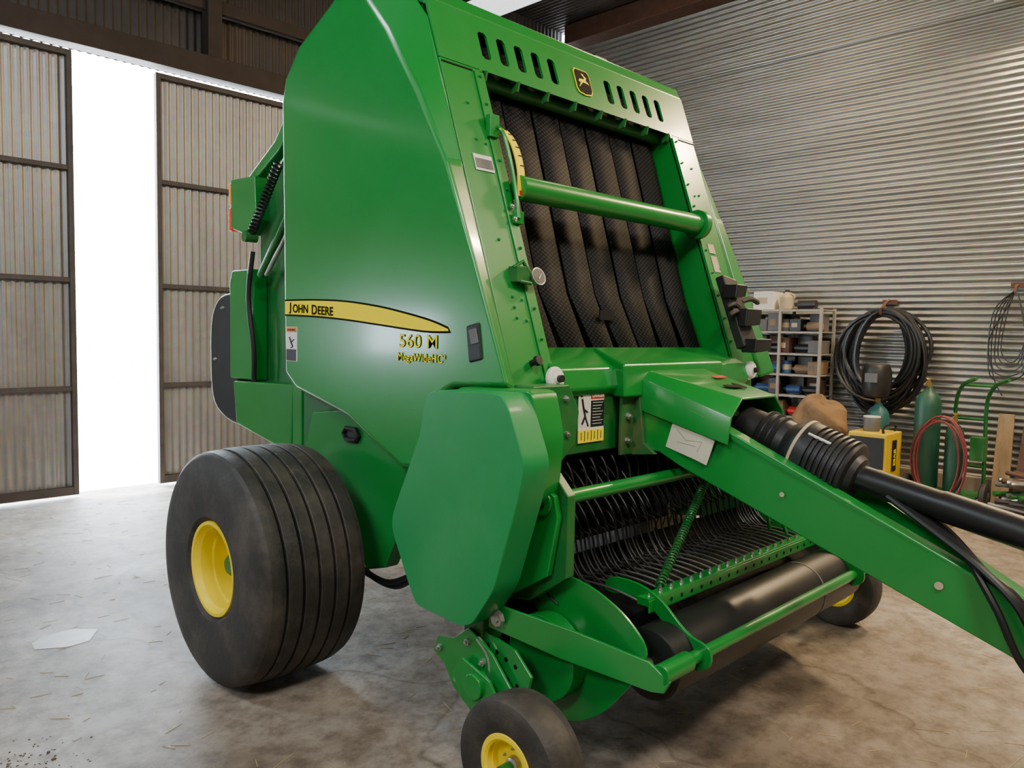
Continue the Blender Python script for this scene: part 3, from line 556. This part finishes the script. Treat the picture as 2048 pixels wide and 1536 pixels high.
for f in ((lambda x:x),mx):
    s=1 if f(1)==1 else -1
    g=G(); g.slab([(f(2.66),1.95,1.38),(f(2.66),1.90,1.38),(f(2.66),1.86,1.10),(f(2.66),1.80,1.06),(f(2.66),1.95,1.04)],(.02*s,0,0)); mp=g.obj('drawbar_mount',WG,B,bev=.004)
    g=G(); g.slab([(f(2.58),1.93,1.36),(f(2.68),1.93,1.36),(f(2.68),1.93,1.05),(f(2.58),1.93,1.05)],(0,-.015,0)); g.obj('mount_flange',WG,mp,bev=.003)
    bolts([(f(2.62),1.915,z) for z in (1.31,1.21,1.11)],(0,-1,0),.016,STEEL,'bolt',mp)
g=G()
Bk=[(2.66,1.95,1.25),(2.675,1.95,1.385),(2.71,1.95,1.41),(3.17,1.95,1.41),(3.205,1.95,1.385),(3.22,1.95,1.25)]
Fr=[(2.695,1.50,1.13),(2.72,1.50,1.235),(2.80,1.50,1.305),(3.08,1.50,1.305),(3.16,1.50,1.235),(3.185,1.50,1.13)]
vs=Bk+Fr; g.add(vs,[(i,i+1,i+7,i+6) for i in range(5)])
hd=g.obj('driveline_hood',GRN,B,ang=15); sm=hd.modifiers.new('t','SOLIDIFY'); sm.thickness=.010; bv=hd.modifiers.new('b','BEVEL'); bv.width=.004; bv.segments=2; bv.limit_method='ANGLE'
def hp(x,y): return V((x,y,1.41-(1.95-y)*.2333+.007))
g=G(); ov=[hp(2.93+math.cos(a)*.045-.02*math.sin(a),1.62+math.sin(a)*.022) for a in [i*math.pi/8 for i in range(16)]]; g.slab(ov,(0,0,.002)); ov=[hp(2.99+math.cos(a)*.02,1.62+math.sin(a)*.035) for a in [i*math.pi/8 for i in range(16)]]; g.slab(ov,(0,0,.0025)); g.obj('hood_slot',DARK,hd)
g=G(); g.slab([hp(3.0,1.76),hp(3.09,1.76),hp(3.09,1.73),hp(3.0,1.73)],(0,0,.002)); g.obj('hood_decal',RED,hd)
def bpt(y,z,o=.003):
    x=2.70+.18*(1.62-y)/1.12 if y<1.62 else 2.70-.02*(y-1.62)/.3
    return V((x-o,y,z))
g=G(); g.slab([bpt(1.74,1.20),bpt(1.62,1.165),bpt(1.56,1.14),bpt(1.59,1.04),bpt(1.64,1.058),bpt(1.77,1.095)],(-.002,0,0)); g.obj('white_decal',LBL,BM)
g=G(); g.tube([bpt(1.72,1.17,.0055),bpt(1.68,1.13,.0055),bpt(1.61,1.13,.0055),bpt(1.63,1.09,.0055)],.0007,4); g.tube([bpt(1.72,1.12,.0055),bpt(1.64,1.11,.0055)],.0006,4); g.obj('decal_line_drawing',GREY,BM)
for y,z,r in ((.78,.73,.014),(1.30,.965,.009)): g=G(); g.rev(bpt(y,z,.001),(-1,-.16,0),[(0,r),(.002,r)],12); g.obj('beam_hole',BEIGE,BM)
# PTO
def axis(slope): return V((0,-1,-slope)).normalized()
d=axis(.34); p0=V((XC,1.75,1.255))
g=G(); g.rev(p0,d,[(0,.055),(.18,.055),(.19,.075),(.30,.08)],24); pt=g.obj('pto_shaft',BLKP,B,bev=.003)
prof=[(.28,.07)]
t=.29
for i in range(3): prof+=[(t,.095),(t+.012,.10),(t+.02,.09),(t+.026,.09)]; t+=.03
prof+=[(.40,.088),(.43,.112),(.455,.126),(.50,.126)]
t=.50
for i in range(7): prof+=[(t+.003,.126),(t+.012,.126),(t+.013,.114),(t+.02,.114)]; t+=.022
prof+=[(t,.124),(t+.010,.118),(t+.014,.085),(t+.035,.075),(t+.04,.055)]
g=G(); g.rev(p0,d,prof,40); g.obj('pto_bell_guard',BLKP,pt,ang=40)
g=G(); g.rev(p0,d,[(.455,.122),(.457,.129),(.468,.129),(.47,.122)],36); g.obj('clamp_band',BEIGE,pt)
q=p0+d*.52+V((-.08,0,.10)); g=G(); g.tube([q,q+d*.09],.006,6); g.obj('shield_tab',WHT,pt)
q=p0+d*.14+V((-.048,0,.035)); g=G(); g.tube([q,q+d*.05+V((0,0,.004)),q+d*.09],[.006,.013,.006],6); g.obj('shield_tab',WHT,pt)
p1=p0+d*.67; d2=axis(.20)
g=G(); g.rev(p1,d2,[(0,.05),(.30,.05),(.31,.054),(1.6,.054)],28); g.obj('pto_tube',BLK,pt)
g=G(); g.cyl((XC,2.0,1.27),(XC,1.7,1.24),.06,16); g.box((XC,2.0,1.2),(.35,.2,.25)); g.obj('gearbox',DARK,B,bev=.01)
for i in range(6):
    o_=i*.020
    g=G(); g.tube(cat([(2.90+o_,.98,.99),(2.86+o_,.80,.895),(2.82+o_,.66,.82-o_*.4),(2.80+o_*.5,.55,.73),(2.80,.47-o_,.60-o_),(2.83,.32-o_,.45+o_),(2.86,0,.38+o_)],7),.012,8); g.obj('hydraulic_hose',BLK,B)
g=G(); g.tube(cat([(2.84,.70,.84),(2.80,.60,.70),(2.79,.52,.55),(2.82,.40,.44),(2.9,.2,.40)],7),.012,8); g.obj('hydraulic_hose',BLK,B)
g=G(); g.slab([(2.72,1.68,1.02),(3.14,1.68,1.02),(3.12,1.60,1.0),(2.74,1.60,1.0)],(0,0,-.03)); g.obj('drawbar_crossplate',DGRN,B,bev=.004)
for a,b in (((3.25,1.66,1.0),(3.45,1.60,.64)),((3.28,1.66,1.0),(3.40,1.66,.66))): g=G(); g.tube([a,b],.008,8); g.obj('support_rod',GRN,B)
# ---------------------------------------------------------------- background things
S=root('storage_shelf',(8.47,4.05,0),'white metal storage shelf filled with tools and boxes','shelf')
for x in (8.30,8.64):
    for y in (3.57,4.03,4.54): g=G(); g.box((x,y,.93),(.030,.030,1.86)); g.obj('post',WSHF,S,bev=.003)
lv=[.16,.42,.66,.90,1.13,1.36,1.60,1.84]
for z in lv:
    g=G(); g.box((8.47,4.055,z),(.36,.99,.013)); g.box((8.295,4.055,z-.008),(.012,.99,.018)); g.obj('shelf_board',WSHF,S,bev=.002)
def carton(c,s,mat,label,name='cardboard_box'):
    g=G(); g.box((c[0],c[1],c[2]+s[2]/2),s); o=g.obj(name,mat,None,bev=.006,label=label,category='box')
    g=G(); g.box((c[0],c[1],c[2]+s[2]+.001),(s[0]*.98,.03,.002)); g.obj('packing_tape',BEIGE,o)
    g=G(); g.box((c[0]-s[0]/2-.001,c[1]+.01,c[2]+s[2]*.5),(.002,s[1]*.5,s[2]*.35)); g.obj('box_label',random.choice([BEIGE,GREY,CARD]),o)
    return o
def jug(c,h,r,mat,label):
    g=G(); g.rev((c[0],c[1],c[2]),(0,0,1),[(0,r*.9),(.01,r),(h*.62,r),(h*.78,r*.6),(h*.86,r*.3),(h*.9,r*.3)],16); g.tube(cat([(c[0],c[1]-r*.9,c[2]+h*.5),(c[0],c[1]-r*1.2,c[2]+h*.7),(c[0],c[1]-r*.4,c[2]+h*.83)],4),.012,6); o=g.obj('plastic_jug',mat,None,label=label,category='jug')
    g=G(); g.rev((c[0],c[1],c[2]+h*.9),(0,0,1),[(0,r*.34),(h*.1,r*.34)],12); g.obj('jug_cap',BLK,o)
def tool(c,mat,label,L=.16):
    g=G(); x,y,z=c; g.cyl((x,y-L/2,z+.055),(x,y+L/2,z+.055),.048,12); g.prism('x',[(y-.02,z+.03),(y-.05,z+.001),(y+.05,z+.001),(y+.03,z+.05)],x-.02,x+.02); g.cyl((x,y+L/2,z+.055),(x,y+L/2+.04,z+.055),.02,8); o=g.obj('power_tool',mat,None,label=label,category='power tool',bev=.003)
    g=G(); g.tube(cat([(x-.03,y-L/2+.01,z+.03),(x-.06,y-L/2,z+.012),(x-.08,y,z+.008),(x-.07,y+.05,z+.008)],4),.006,6); g.obj('power_cord',BLK,o)
def can(c,h,r,mat,label):
    g=G(); g.rev((c[0],c[1],c[2]),(0,0,1),[(0,r),(.004,r*1.03),(.01,r),(h-.01,r),(h-.004,r*1.03),(h,r*.95),(h-.003,r*.9)],16); o=g.obj('paint_can',mat,None,label=label,category='can')
    g=G(); g.rev((c[0],c[1],c[2]+h*.3),(0,0,1),[(0,r*1.01),(h*.4,r*1.01)],16,closed=False); g.obj('can_label',BEIGE,o)
cols=[(CARD,'brown cardboard box on a crowded shelf'),(GREY,'grey parts bin on a crowded shelf'),(CARD,'brown cardboard box on a crowded shelf'),(BLKP,'black tool case on a crowded shelf'),(RUST,'rusty brown metal box on a shelf'),(BLKP,'black tool case on a crowded shelf')]
for li,z in enumerate(lv[:-1]):
    y=3.60
    while y<4.40:
        k=random.random(); zz=z+.0085
        if k<.35:
            m,lb_=random.choice(cols); w_=random.uniform(.10,.17); h_=random.uniform(.12,.20)
            carton((8.475,y+w_/2,zz),(.29,w_,h_),m,lb_); y+=w_+.008
        elif k<.5:
            can((8.40,y+.055,zz),random.uniform(.13,.18),.05,random.choice([GREY,BLUE,RUST,BEIGE]),'metal can on a crowded shelf'); 
            carton((8.56,y+.055,zz),(.12,.10,.19),BLKP,'black tool case on a crowded shelf'); y+=.115
        else:
            m,l=random.choice([(RED,'red power tool with cord'),(BLKP,'black power tool with cord'),(BLUE,'blue power tool with cord'),(CARD,'brown power tool with cord'),(BLKP,'black power tool with cord'),(BLKP,'black power tool with cord')]); tool((8.42,y+.085,zz),m,l+' on shelf')
            carton((8.56,y+.10,zz),(.12,.17,.19),GREY if random.random()<.5 else RUST,'dark metal parts box at the shelf back'); y+=.205
zt=1.8475
carton((8.46,4.26,zt),(.25,.24,.20),WHT,'white printed carton on top of the shelf')
jug((8.42,4.02,zt),.22,.075,BEIGE,'tan plastic jug on top of the shelf')
tool((8.42,3.78,zt),BLKP,'black corded grinder on top of the shelf',.2)
HK=root('wall_hook',(8.66,3.02,1.85),'rusty steel hook bracket on corrugated wall','hook')
g=G(); g.box((8.71,3.02,1.93),(.03,.14,.05)); g.obj('hook_plate',RUST,HK)
g=G(); g.tube(cat([(8.70,3.02,1.95),(8.62,3.02,1.93),(8.50,3.02,1.86),(8.46,3.02,1.80),(8.44,3.02,1.86)],5),.014,6); g.obj('hook_arm',RUST,HK)
pts=[]; turns=19
for i in range(turns*28+1):
    a=2*math.pi*i/28+math.pi/2; t=i/28; j=math.sin(t*2.3)*.03
    ra=.34+.07*math.sin(t*1.7)+j; rb=.46+.07*math.cos(t*1.3)
    pts.append((8.60-.015*(t%9),3.0+ra*math.cos(a)+.05*math.sin(t*.9),1.84-rb+rb*math.sin(a)-.012*(t%4)+.02*math.sin(2*a+t)))
g=G(); g.tube(pts,.020,7); g.obj('rubber_hose',BLK,None,label='large coil of thick black hose hanging on wall',category='hose')
HK2=root('wall_hook',(8.66,1.83,1.9),'rusty steel hook holding thin cables','hook')
g=G(); g.box((8.71,1.86,2.08),(.03,.12,.05)); g.obj('hook_plate',RUST,HK2)
g=G(); g.tube(cat([(8.70,1.86,2.08),(8.62,1.86,2.06),(8.60,1.86,2.0)],4),.012,6); g.obj('hook_arm',RUST,HK2)
g=G()
for k in range(5):
    g.tube(cat([(8.62,1.86,2.03),(8.62,1.92+.03*k,1.8),(8.62,1.95+.02*k,1.45-.06*k),(8.62,1.84-.02*k,1.35-.03*k),(8.62,1.76,1.6),(8.62,1.84,2.0)],6),.006,5)
g.tube(cat([(8.62,1.9,1.9),(8.63,2.06,1.55),(8.62,2.0,1.2),(8.62,1.92,1.02)],6),.006,5)
g.obj('cable_bundle',BLK,None,label='tangled thin black cables hanging on wall hook',category='cable')
W=root('wire_welder',(7.95,2.83,0),'yellow and black welding machine on floor','welder')
g=G(); g.box((7.95,2.83,.36),(.42,.36,.56)); bd_=g.obj('cabinet',pm('welder_yellow',(.72,.50,.01),.45),W,bev=.012)
g=G(); g.box((7.735,2.83,.45),(.01,.32,.30)); g.obj('front_panel',BLKP,bd_)
g=G(); g.box((7.95,2.645,.42),(.11,.006,.3)); g.obj('brand_plate',BLKP,bd_)
text('ESAB',(7.975,2.640,.32),(0,0,1),(-1,0,0),.075,YDEC,'lettering',bd_,.001)
for x,y in ((7.8,2.7),(8.1,2.7),(7.8,2.96),(8.1,2.96)): g=G(); g.cyl((x,y-.03,.05),(x,y+.03,.05),.05,14); g.box((x,y,.08),(.03,.05,.05)); g.obj('caster',BLK,W)
g=G(); g.tube(cat([(7.80,2.70,.64),(7.80,2.70,.70),(8.1,2.70,.70),(8.1,2.70,.64)],4),.012,6); g.obj('handle',BLK,W)
R_=root('paint_can',(7.93,2.86,.6405),'round grey can sitting on yellow welder','can')
g=G(); g.rev((7.93,2.86,.6405),(0,0,1),[(0,.07),(.012,.078),(.13,.078),(.14,.072)],20); g.obj('can_body',GREY,R_)
g=G(); g.rev((7.93,2.86,.775),(0,0,1),[(0,.079),(.012,.079)],20); g.obj('can_lid',WHT,R_)
C_=root('wooden_crate',(7.85,3.38,0),'old wooden crate under a canvas bag','crate')
for z in (.06,.18,.30,.42,.52):
    for q,s_ in (((7.66,3.38,z),(.02,.46,.09)),((8.04,3.38,z),(.02,.46,.09)),((7.85,3.16,z),(.36,.02,.09)),((7.85,3.60,z),(.36,.02,.09))): g=G(); g.box(q,s_); g.obj('slat',WOOD,C_)
g=G(); g.box((7.85,3.38,.572),(.42,.48,.015)); g.obj('lid',WOOD,C_)
n_=18
c0=V((7.85,3.33,.58))
vs=[];fs=[]
H=[(0,.22),(.03,.27),(.10,.29),(.17,.27),(.24,.24),(.31,.20),(.34,.12),(.33,.03)]
for k,(h,r) in enumerate(H):
    for j in range(n_):
        a=2*math.pi*j/n_; rr=r*(1+.16*math.sin(3*a+k)+.09*math.sin(7*a+2*k)); vs.append(c0+V((math.cos(a)*rr*.75,math.sin(a)*rr,h+.03*math.sin(5*a+k)+(.05*math.cos(a-1) if k>4 else 0) if 0<k else 0)))
fs=[(i*n_+j,i*n_+(j+1)%n_,(i+1)*n_+(j+1)%n_,(i+1)*n_+j) for i in range(len(H)-1) for j in range(n_)]+[tuple(range(n_)),tuple(range((len(H)-1)*n_,len(H)*n_))]
g=G(); g.add(vs,fs); bg=g.obj('canvas_bag',CANV,None,label='slumped brown canvas bag on wooden crate',category='bag',ang=80); bg.modifiers.new('s','SUBSURF').levels=1
K=root('cylinder_cart',(8.2,2.3,0),'green two-wheeled cart for gas cylinders','cart')
for y in (1.98,2.24): g=G(); g.tube(cat([(8.40,y,.12),(8.38,y,.5),(8.36,y,.95),(8.18,y-.10,1.13),(8.04,y-.24,1.20)],5),.018,8); g.obj('side_rail',DGRN,K)
for z in (.35,.8): g=G(); g.tube([(8.38,1.98,z),(8.38,2.24,z)],.014,8); g.obj('cross_bar',DGRN,K)
g=G(); g.tube([(8.18,1.88,1.13),(8.18,2.14,1.13)],.014,8); g.obj('cross_bar',DGRN,K)
g=G(); g.box((8.2,2.25,.10),(.34,.6,.02)); g.obj('base_plate',DGRN,K)
g=G(); g.box((8.12,1.97,.55),(.12,.12,.22)); g.obj('tool_box',DGRN,K,bev=.006)
for y in (1.90,2.58):
    g=G(); g.rev((8.12,y-.03,.12),(0,1,0),[(0,.06),(0,.10),(.01,.118),(.05,.118),(.06,.10),(.06,.06)],24); wl=g.obj('cart_wheel',RUB,K)
    g=G(); g.rev((8.12,y-.035,.12),(0,1,0),[(0,.02),(0,.03),(.015,.062),(.055,.062),(.07,.03),(.07,.02)],16); g.obj('wheel_hub',GREY,wl)
BR=pm('brass',(.5,.35,.12),.35,metal=.8)
def gas(x,y,z0,h,r,mat,label):
    R_=root('gas_cylinder',(x,y,z0),label,'gas cylinder')
    g=G(); g.rev((x,y,z0),(0,0,1),[(0,r*.9),(.02,r),(h*.82,r),(h*.88,r*.92),(h*.93,r*.7),(h*.96,r*.4),(h,r*.25)],28); g.obj('tank',mat,R_,ang=50)
    g=G(); g.rev((x,y,z0+h),(0,0,1),[(0,.02),(.04,.02),(.05,.012),(.07,.012),(.07,.035),(.085,.035)],14); g.obj('valve',BR,R_)
    g=G(); g.rev((x-.06,y,z0+h+.03),(-.3,-1,.1),[(0,.03),(.02,.035),(.022,.001)],16); g.obj('regulator',BR,R_)
    return R_
gas(8.20,2.44,.111,.98,.115,CYL,'tall dark green gas cylinder on cart')
gas(8.22,2.20,.111,.66,.08,CYL,'smaller dark green gas cylinder on cart')
gas(8.28,2.93,0,.90,.11,pm('teal_cylinder',(.03,.13,.13),.45),'teal gas cylinder standing by wall')
hx=8.20;hy=2.95;hz=1.12
Hm=root('welding_helmet',(hx,hy,hz-.15),'black welding helmet resting on cylinder valve','helmet')
vs=[];fs=[];n1,n2=10,14
for i in range(n1+1):
    ph=-1.15+2.3*i/n1
    for j in range(n2+1):
        th=-1.75+3.5*j/n2; r=.14*(math.cos(ph*.75)**.6)
        vs.append((hx+.06-r*math.cos(th)*1.15,hy+r*math.sin(th),hz+.17*math.sin(ph)*1.1))
for i in range(n1):
    for j in range(n2): a=i*(n2+1)+j; fs.append((a,a+1,a+n2+2,a+n2+1))
g=G(); g.add(vs,fs); o=g.obj('mask_shell',BLKP,Hm,ang=80); o.modifiers.new('t','SOLIDIFY').thickness=.006
g=G(); g.box((hx-.10,hy,hz+.03),(.02,.12,.09)); g.obj('visor',GREY,Hm,bev=.004)
pts=[]
for i in range(4*28+1):
    a=2*math.pi*i/28+math.pi/2; t=i/28; pts.append((7.98-.014*t,2.24+(.21+.03*math.sin(t*2))*math.cos(a)+.03*math.sin(t),.43+(.38+.03*math.cos(t*2.1))*math.sin(a)))
g=G(); g.tube(pts,.009,6); g.obj('welding_hose',HRED,None,label='looped dark red welding hose on cylinder cart',category='hose')
for (y,w_,h_,mat,lb_,t_) in ((1.86,.15,.85,WOOD,'weathered wooden board leaning on wall',.0),(1.68,.16,.82,RUST,'dark rusty steel plate leaning on wall',.04)):
    g=G(); g.slab([(8.48,y-w_/2,.0),(8.48,y+w_/2,.0),(8.64,y+w_/2-t_,h_),(8.64,y-w_/2+.02,h_)],(-.03,0,0)); g.obj('wooden_board' if mat is WOOD else 'steel_plate',mat,None,bev=.003,label=lb_,category='board' if mat is WOOD else 'plate')
mats=[RUST,GREY,RUST,DGRN,STEEL,BLKP]
for layer in range(7):
    ang=1.57+(.35,-.45,.1,.9,-.2,.5,-.6)[layer]; dx,dy=math.cos(ang),math.sin(ang); nx,ny=-dy,dx; z=.026+layer*.055
    for k in range(6 if layer<3 else 4):
        L_=random.uniform(.35,.7)*(.9 if layer else 1.1); r=random.uniform(.014,.021); off=(k-2.5)*.075
        cx,cy=8.02+nx*off,1.46+ny*off; m=random.choice(mats); s_=random.uniform(-.1,.1)
        cx+=dx*s_; cy+=dy*s_
        g=G(); g.rev(V((cx-dx*L_/2,cy-dy*L_/2,z)),V((dx,dy,0)),[(0,r*.7),(0,r),(.03,r*1.25),(.04,r),(L_-.05,r),(L_-.04,r*1.25),(L_,r*1.25),(L_,r*.7)],8)
        g.obj('metal_bar',m,None,label='scrap bar on a pile beside the wall',category='scrap',group='scrap bars piled by the wall')
for k,(y,x1_,x2_) in enumerate(((1.93,7.05,7.72),(2.06,7.2,7.78))):
    g=G(); g.box(((x1_+x2_)/2,y,.045),(x2_-x1_,.09,.09)); g.obj('timber_block',WOOD,None,bev=.004,label='weathered square timber lying on the floor',category='timber')
P_=root('wooden_pallet',(7.35,1.42,0),'flat wooden pallet beside scrap metal','pallet')
for i in range(5): g=G(); g.box((7.35,1.15+i*.13,.089),(.45,.09,.018)); g.obj('deck_board',WOOD,P_)
for x in (7.17,7.35,7.53): g=G(); g.box((x,1.41,.04),(.05,.62,.08)); g.obj('runner',WOOD,P_)
g=G(); g.slab([(1.0,4.13,.0),(1.12,4.06,0),(1.22,4.07,.0),(1.30,4.20,.0),(1.20,4.29,.0),(1.08,4.28,0),(1.01,4.22,.0)],(0,0,.002)); trim(g,pm('pale_floor_patch',(.33,.32,.30),.5,var=.25,scale=8),0)  # irregular paler patch laid on the floor
g=G()
for i in range(1300):
    x=random.uniform(.2,7); y=random.uniform(.3,7.2); a=random.uniform(0,6.28); L_=random.uniform(.008,.04); w_=.0012
    if (1.3<x<2.1 or 3.8<x<4.6) and 2.6<y<3.8: continue
    if random.random()<.06: L_*=2.2
    d1=V((math.cos(a),math.sin(a),0)); d2_=V((-d1.y,d1.x,0)); c=V((x,y,.0005))
    g.slab([c-d1*L_-d2_*w_,c+d1*L_-d2_*w_,c+d1*L_+d2_*w_,c-d1*L_+d2_*w_],(0,0,.0015))
g.obj('straw_litter',pm('straw',(.46,.35,.18),.8),None,label='scattered straw bits on the concrete floor',category='straw',kind='stuff')
g=G()
for i in range(160):
    x=random.gauss(.66,.10); y=random.gauss(3.04,.09)
    r=random.uniform(.002,.005)*(1.8 if random.random()<.06 else 1)
    vs=[V((x,y,.0))+V((math.cos(k*1.256)*r*random.uniform(.7,1.4),math.sin(k*1.256)*r*random.uniform(.7,1.2),0)) for k in range(5)]
    g.loft(vs,[V((x,y,0))+ (v-V((x,y,0)))*.6+V((0,0,r*.6)) for v in vs])
g.obj('dirt_crumbs',pm('dirt',(.09,.065,.042),.95),None,label='dark dirt crumbs scattered over the floor',category='dirt',kind='stuff')
# ---------------------------------------------------------------- lamps
def lamp(x,y,z,dir_,e,col,sx,sy,name='added_fill_lamp'):
    R_=root(name,(x,y,z),'white light fixture','lamp')
    g=G(); dv=V(dir_).normalized(); q=dv.to_track_quat('-Z','Y').to_matrix()
    g.box(V((x,y,z))-dv*.05,(sx*1.05,sy*1.05,.04),R=q); g.obj('fixture_body',WHT,R_,bev=.004)
    ld=bpy.data.lights.new('lamp','AREA'); ld.shape='RECTANGLE'; ld.size=sx; ld.size_y=sy; ld.energy=e; ld.color=col
    lo=bpy.data.objects.new('light',ld); COL.objects.link(lo); lo.parent=R_; lo.rotation_mode='QUATERNION'; lo.rotation_quaternion=dv.to_track_quat('-Z','Y')
WARM=(1,.72,.40)
lamp(8.35,2.02,4.70,(-.7,0,-.8),110,WARM,.22,.14,'wall_lamp')
lamp(7.9,.7,5.2,(-.8,.25,-.7),230,WARM,.7,.35,'wall_lamp')
lamp(5.2,-2.0,5.5,(-.1,.4,-1),220,(1,.82,.58),1.6,.6)  # unseen fill lamp, added to brighten the interior
lamp(.5,-1.5,5.5,(.15,.35,-1),210,(1,.92,.80),1.6,.6)  # added fill overhead behind the camera
lamp(-1.5,4.5,5.5,(.3,0,-1),125,(.82,.92,1),1.6,.6)  # cool fill added out of view on the left
lamp(6.3,4.2,5.5,(.2,0,-1),85,WARM,1.4,.5)  # warm fill added over the right side
lamp(-2.8,.8,4.2,(1,.35,-.5),125,(.92,.97,1),1.6,1.0)  # added cool side fill, aimed in from the left
W_=bpy.data.worlds.new('World'); SC.world=W_; W_.use_nodes=True; bgn=W_.node_tree.nodes['Background']; bgn.inputs[0].default_value=(.76,.88,1,1); bgn.inputs[1].default_value=42
sd=bpy.data.lights.new('sun','SUN'); sd.energy=30; sd.angle=.03; so=bpy.data.objects.new('sun',sd); COL.objects.link(so)
so.rotation_mode='QUATERNION'; so.rotation_quaternion=V((.03,-.10,-1)).to_track_quat('-Z','Y'); so.location=(2.5,12,8)
# ---------------------------------------------------------------- camera
yaw,pitch,roll=[math.radians(a) for a in (44.65,3.87,1.12)]
F=V((math.cos(yaw)*math.cos(pitch),math.sin(yaw)*math.cos(pitch),-math.sin(pitch)))
R0=V((math.sin(yaw),-math.cos(yaw),0)); U0=R0.cross(F)
R=R0*math.cos(roll)+U0*math.sin(roll); U=-R0*math.sin(roll)+U0*math.cos(roll)
cd=bpy.data.cameras.new('camera'); cd.sensor_width=36; cd.lens=1567/2048*36; co=bpy.data.objects.new('camera',cd); COL.objects.link(co)
co.matrix_world=Matrix((R,U,-F)).transposed().to_4x4(); co.location=(0,0,1.55); cd.clip_start=.05
SC.camera=co
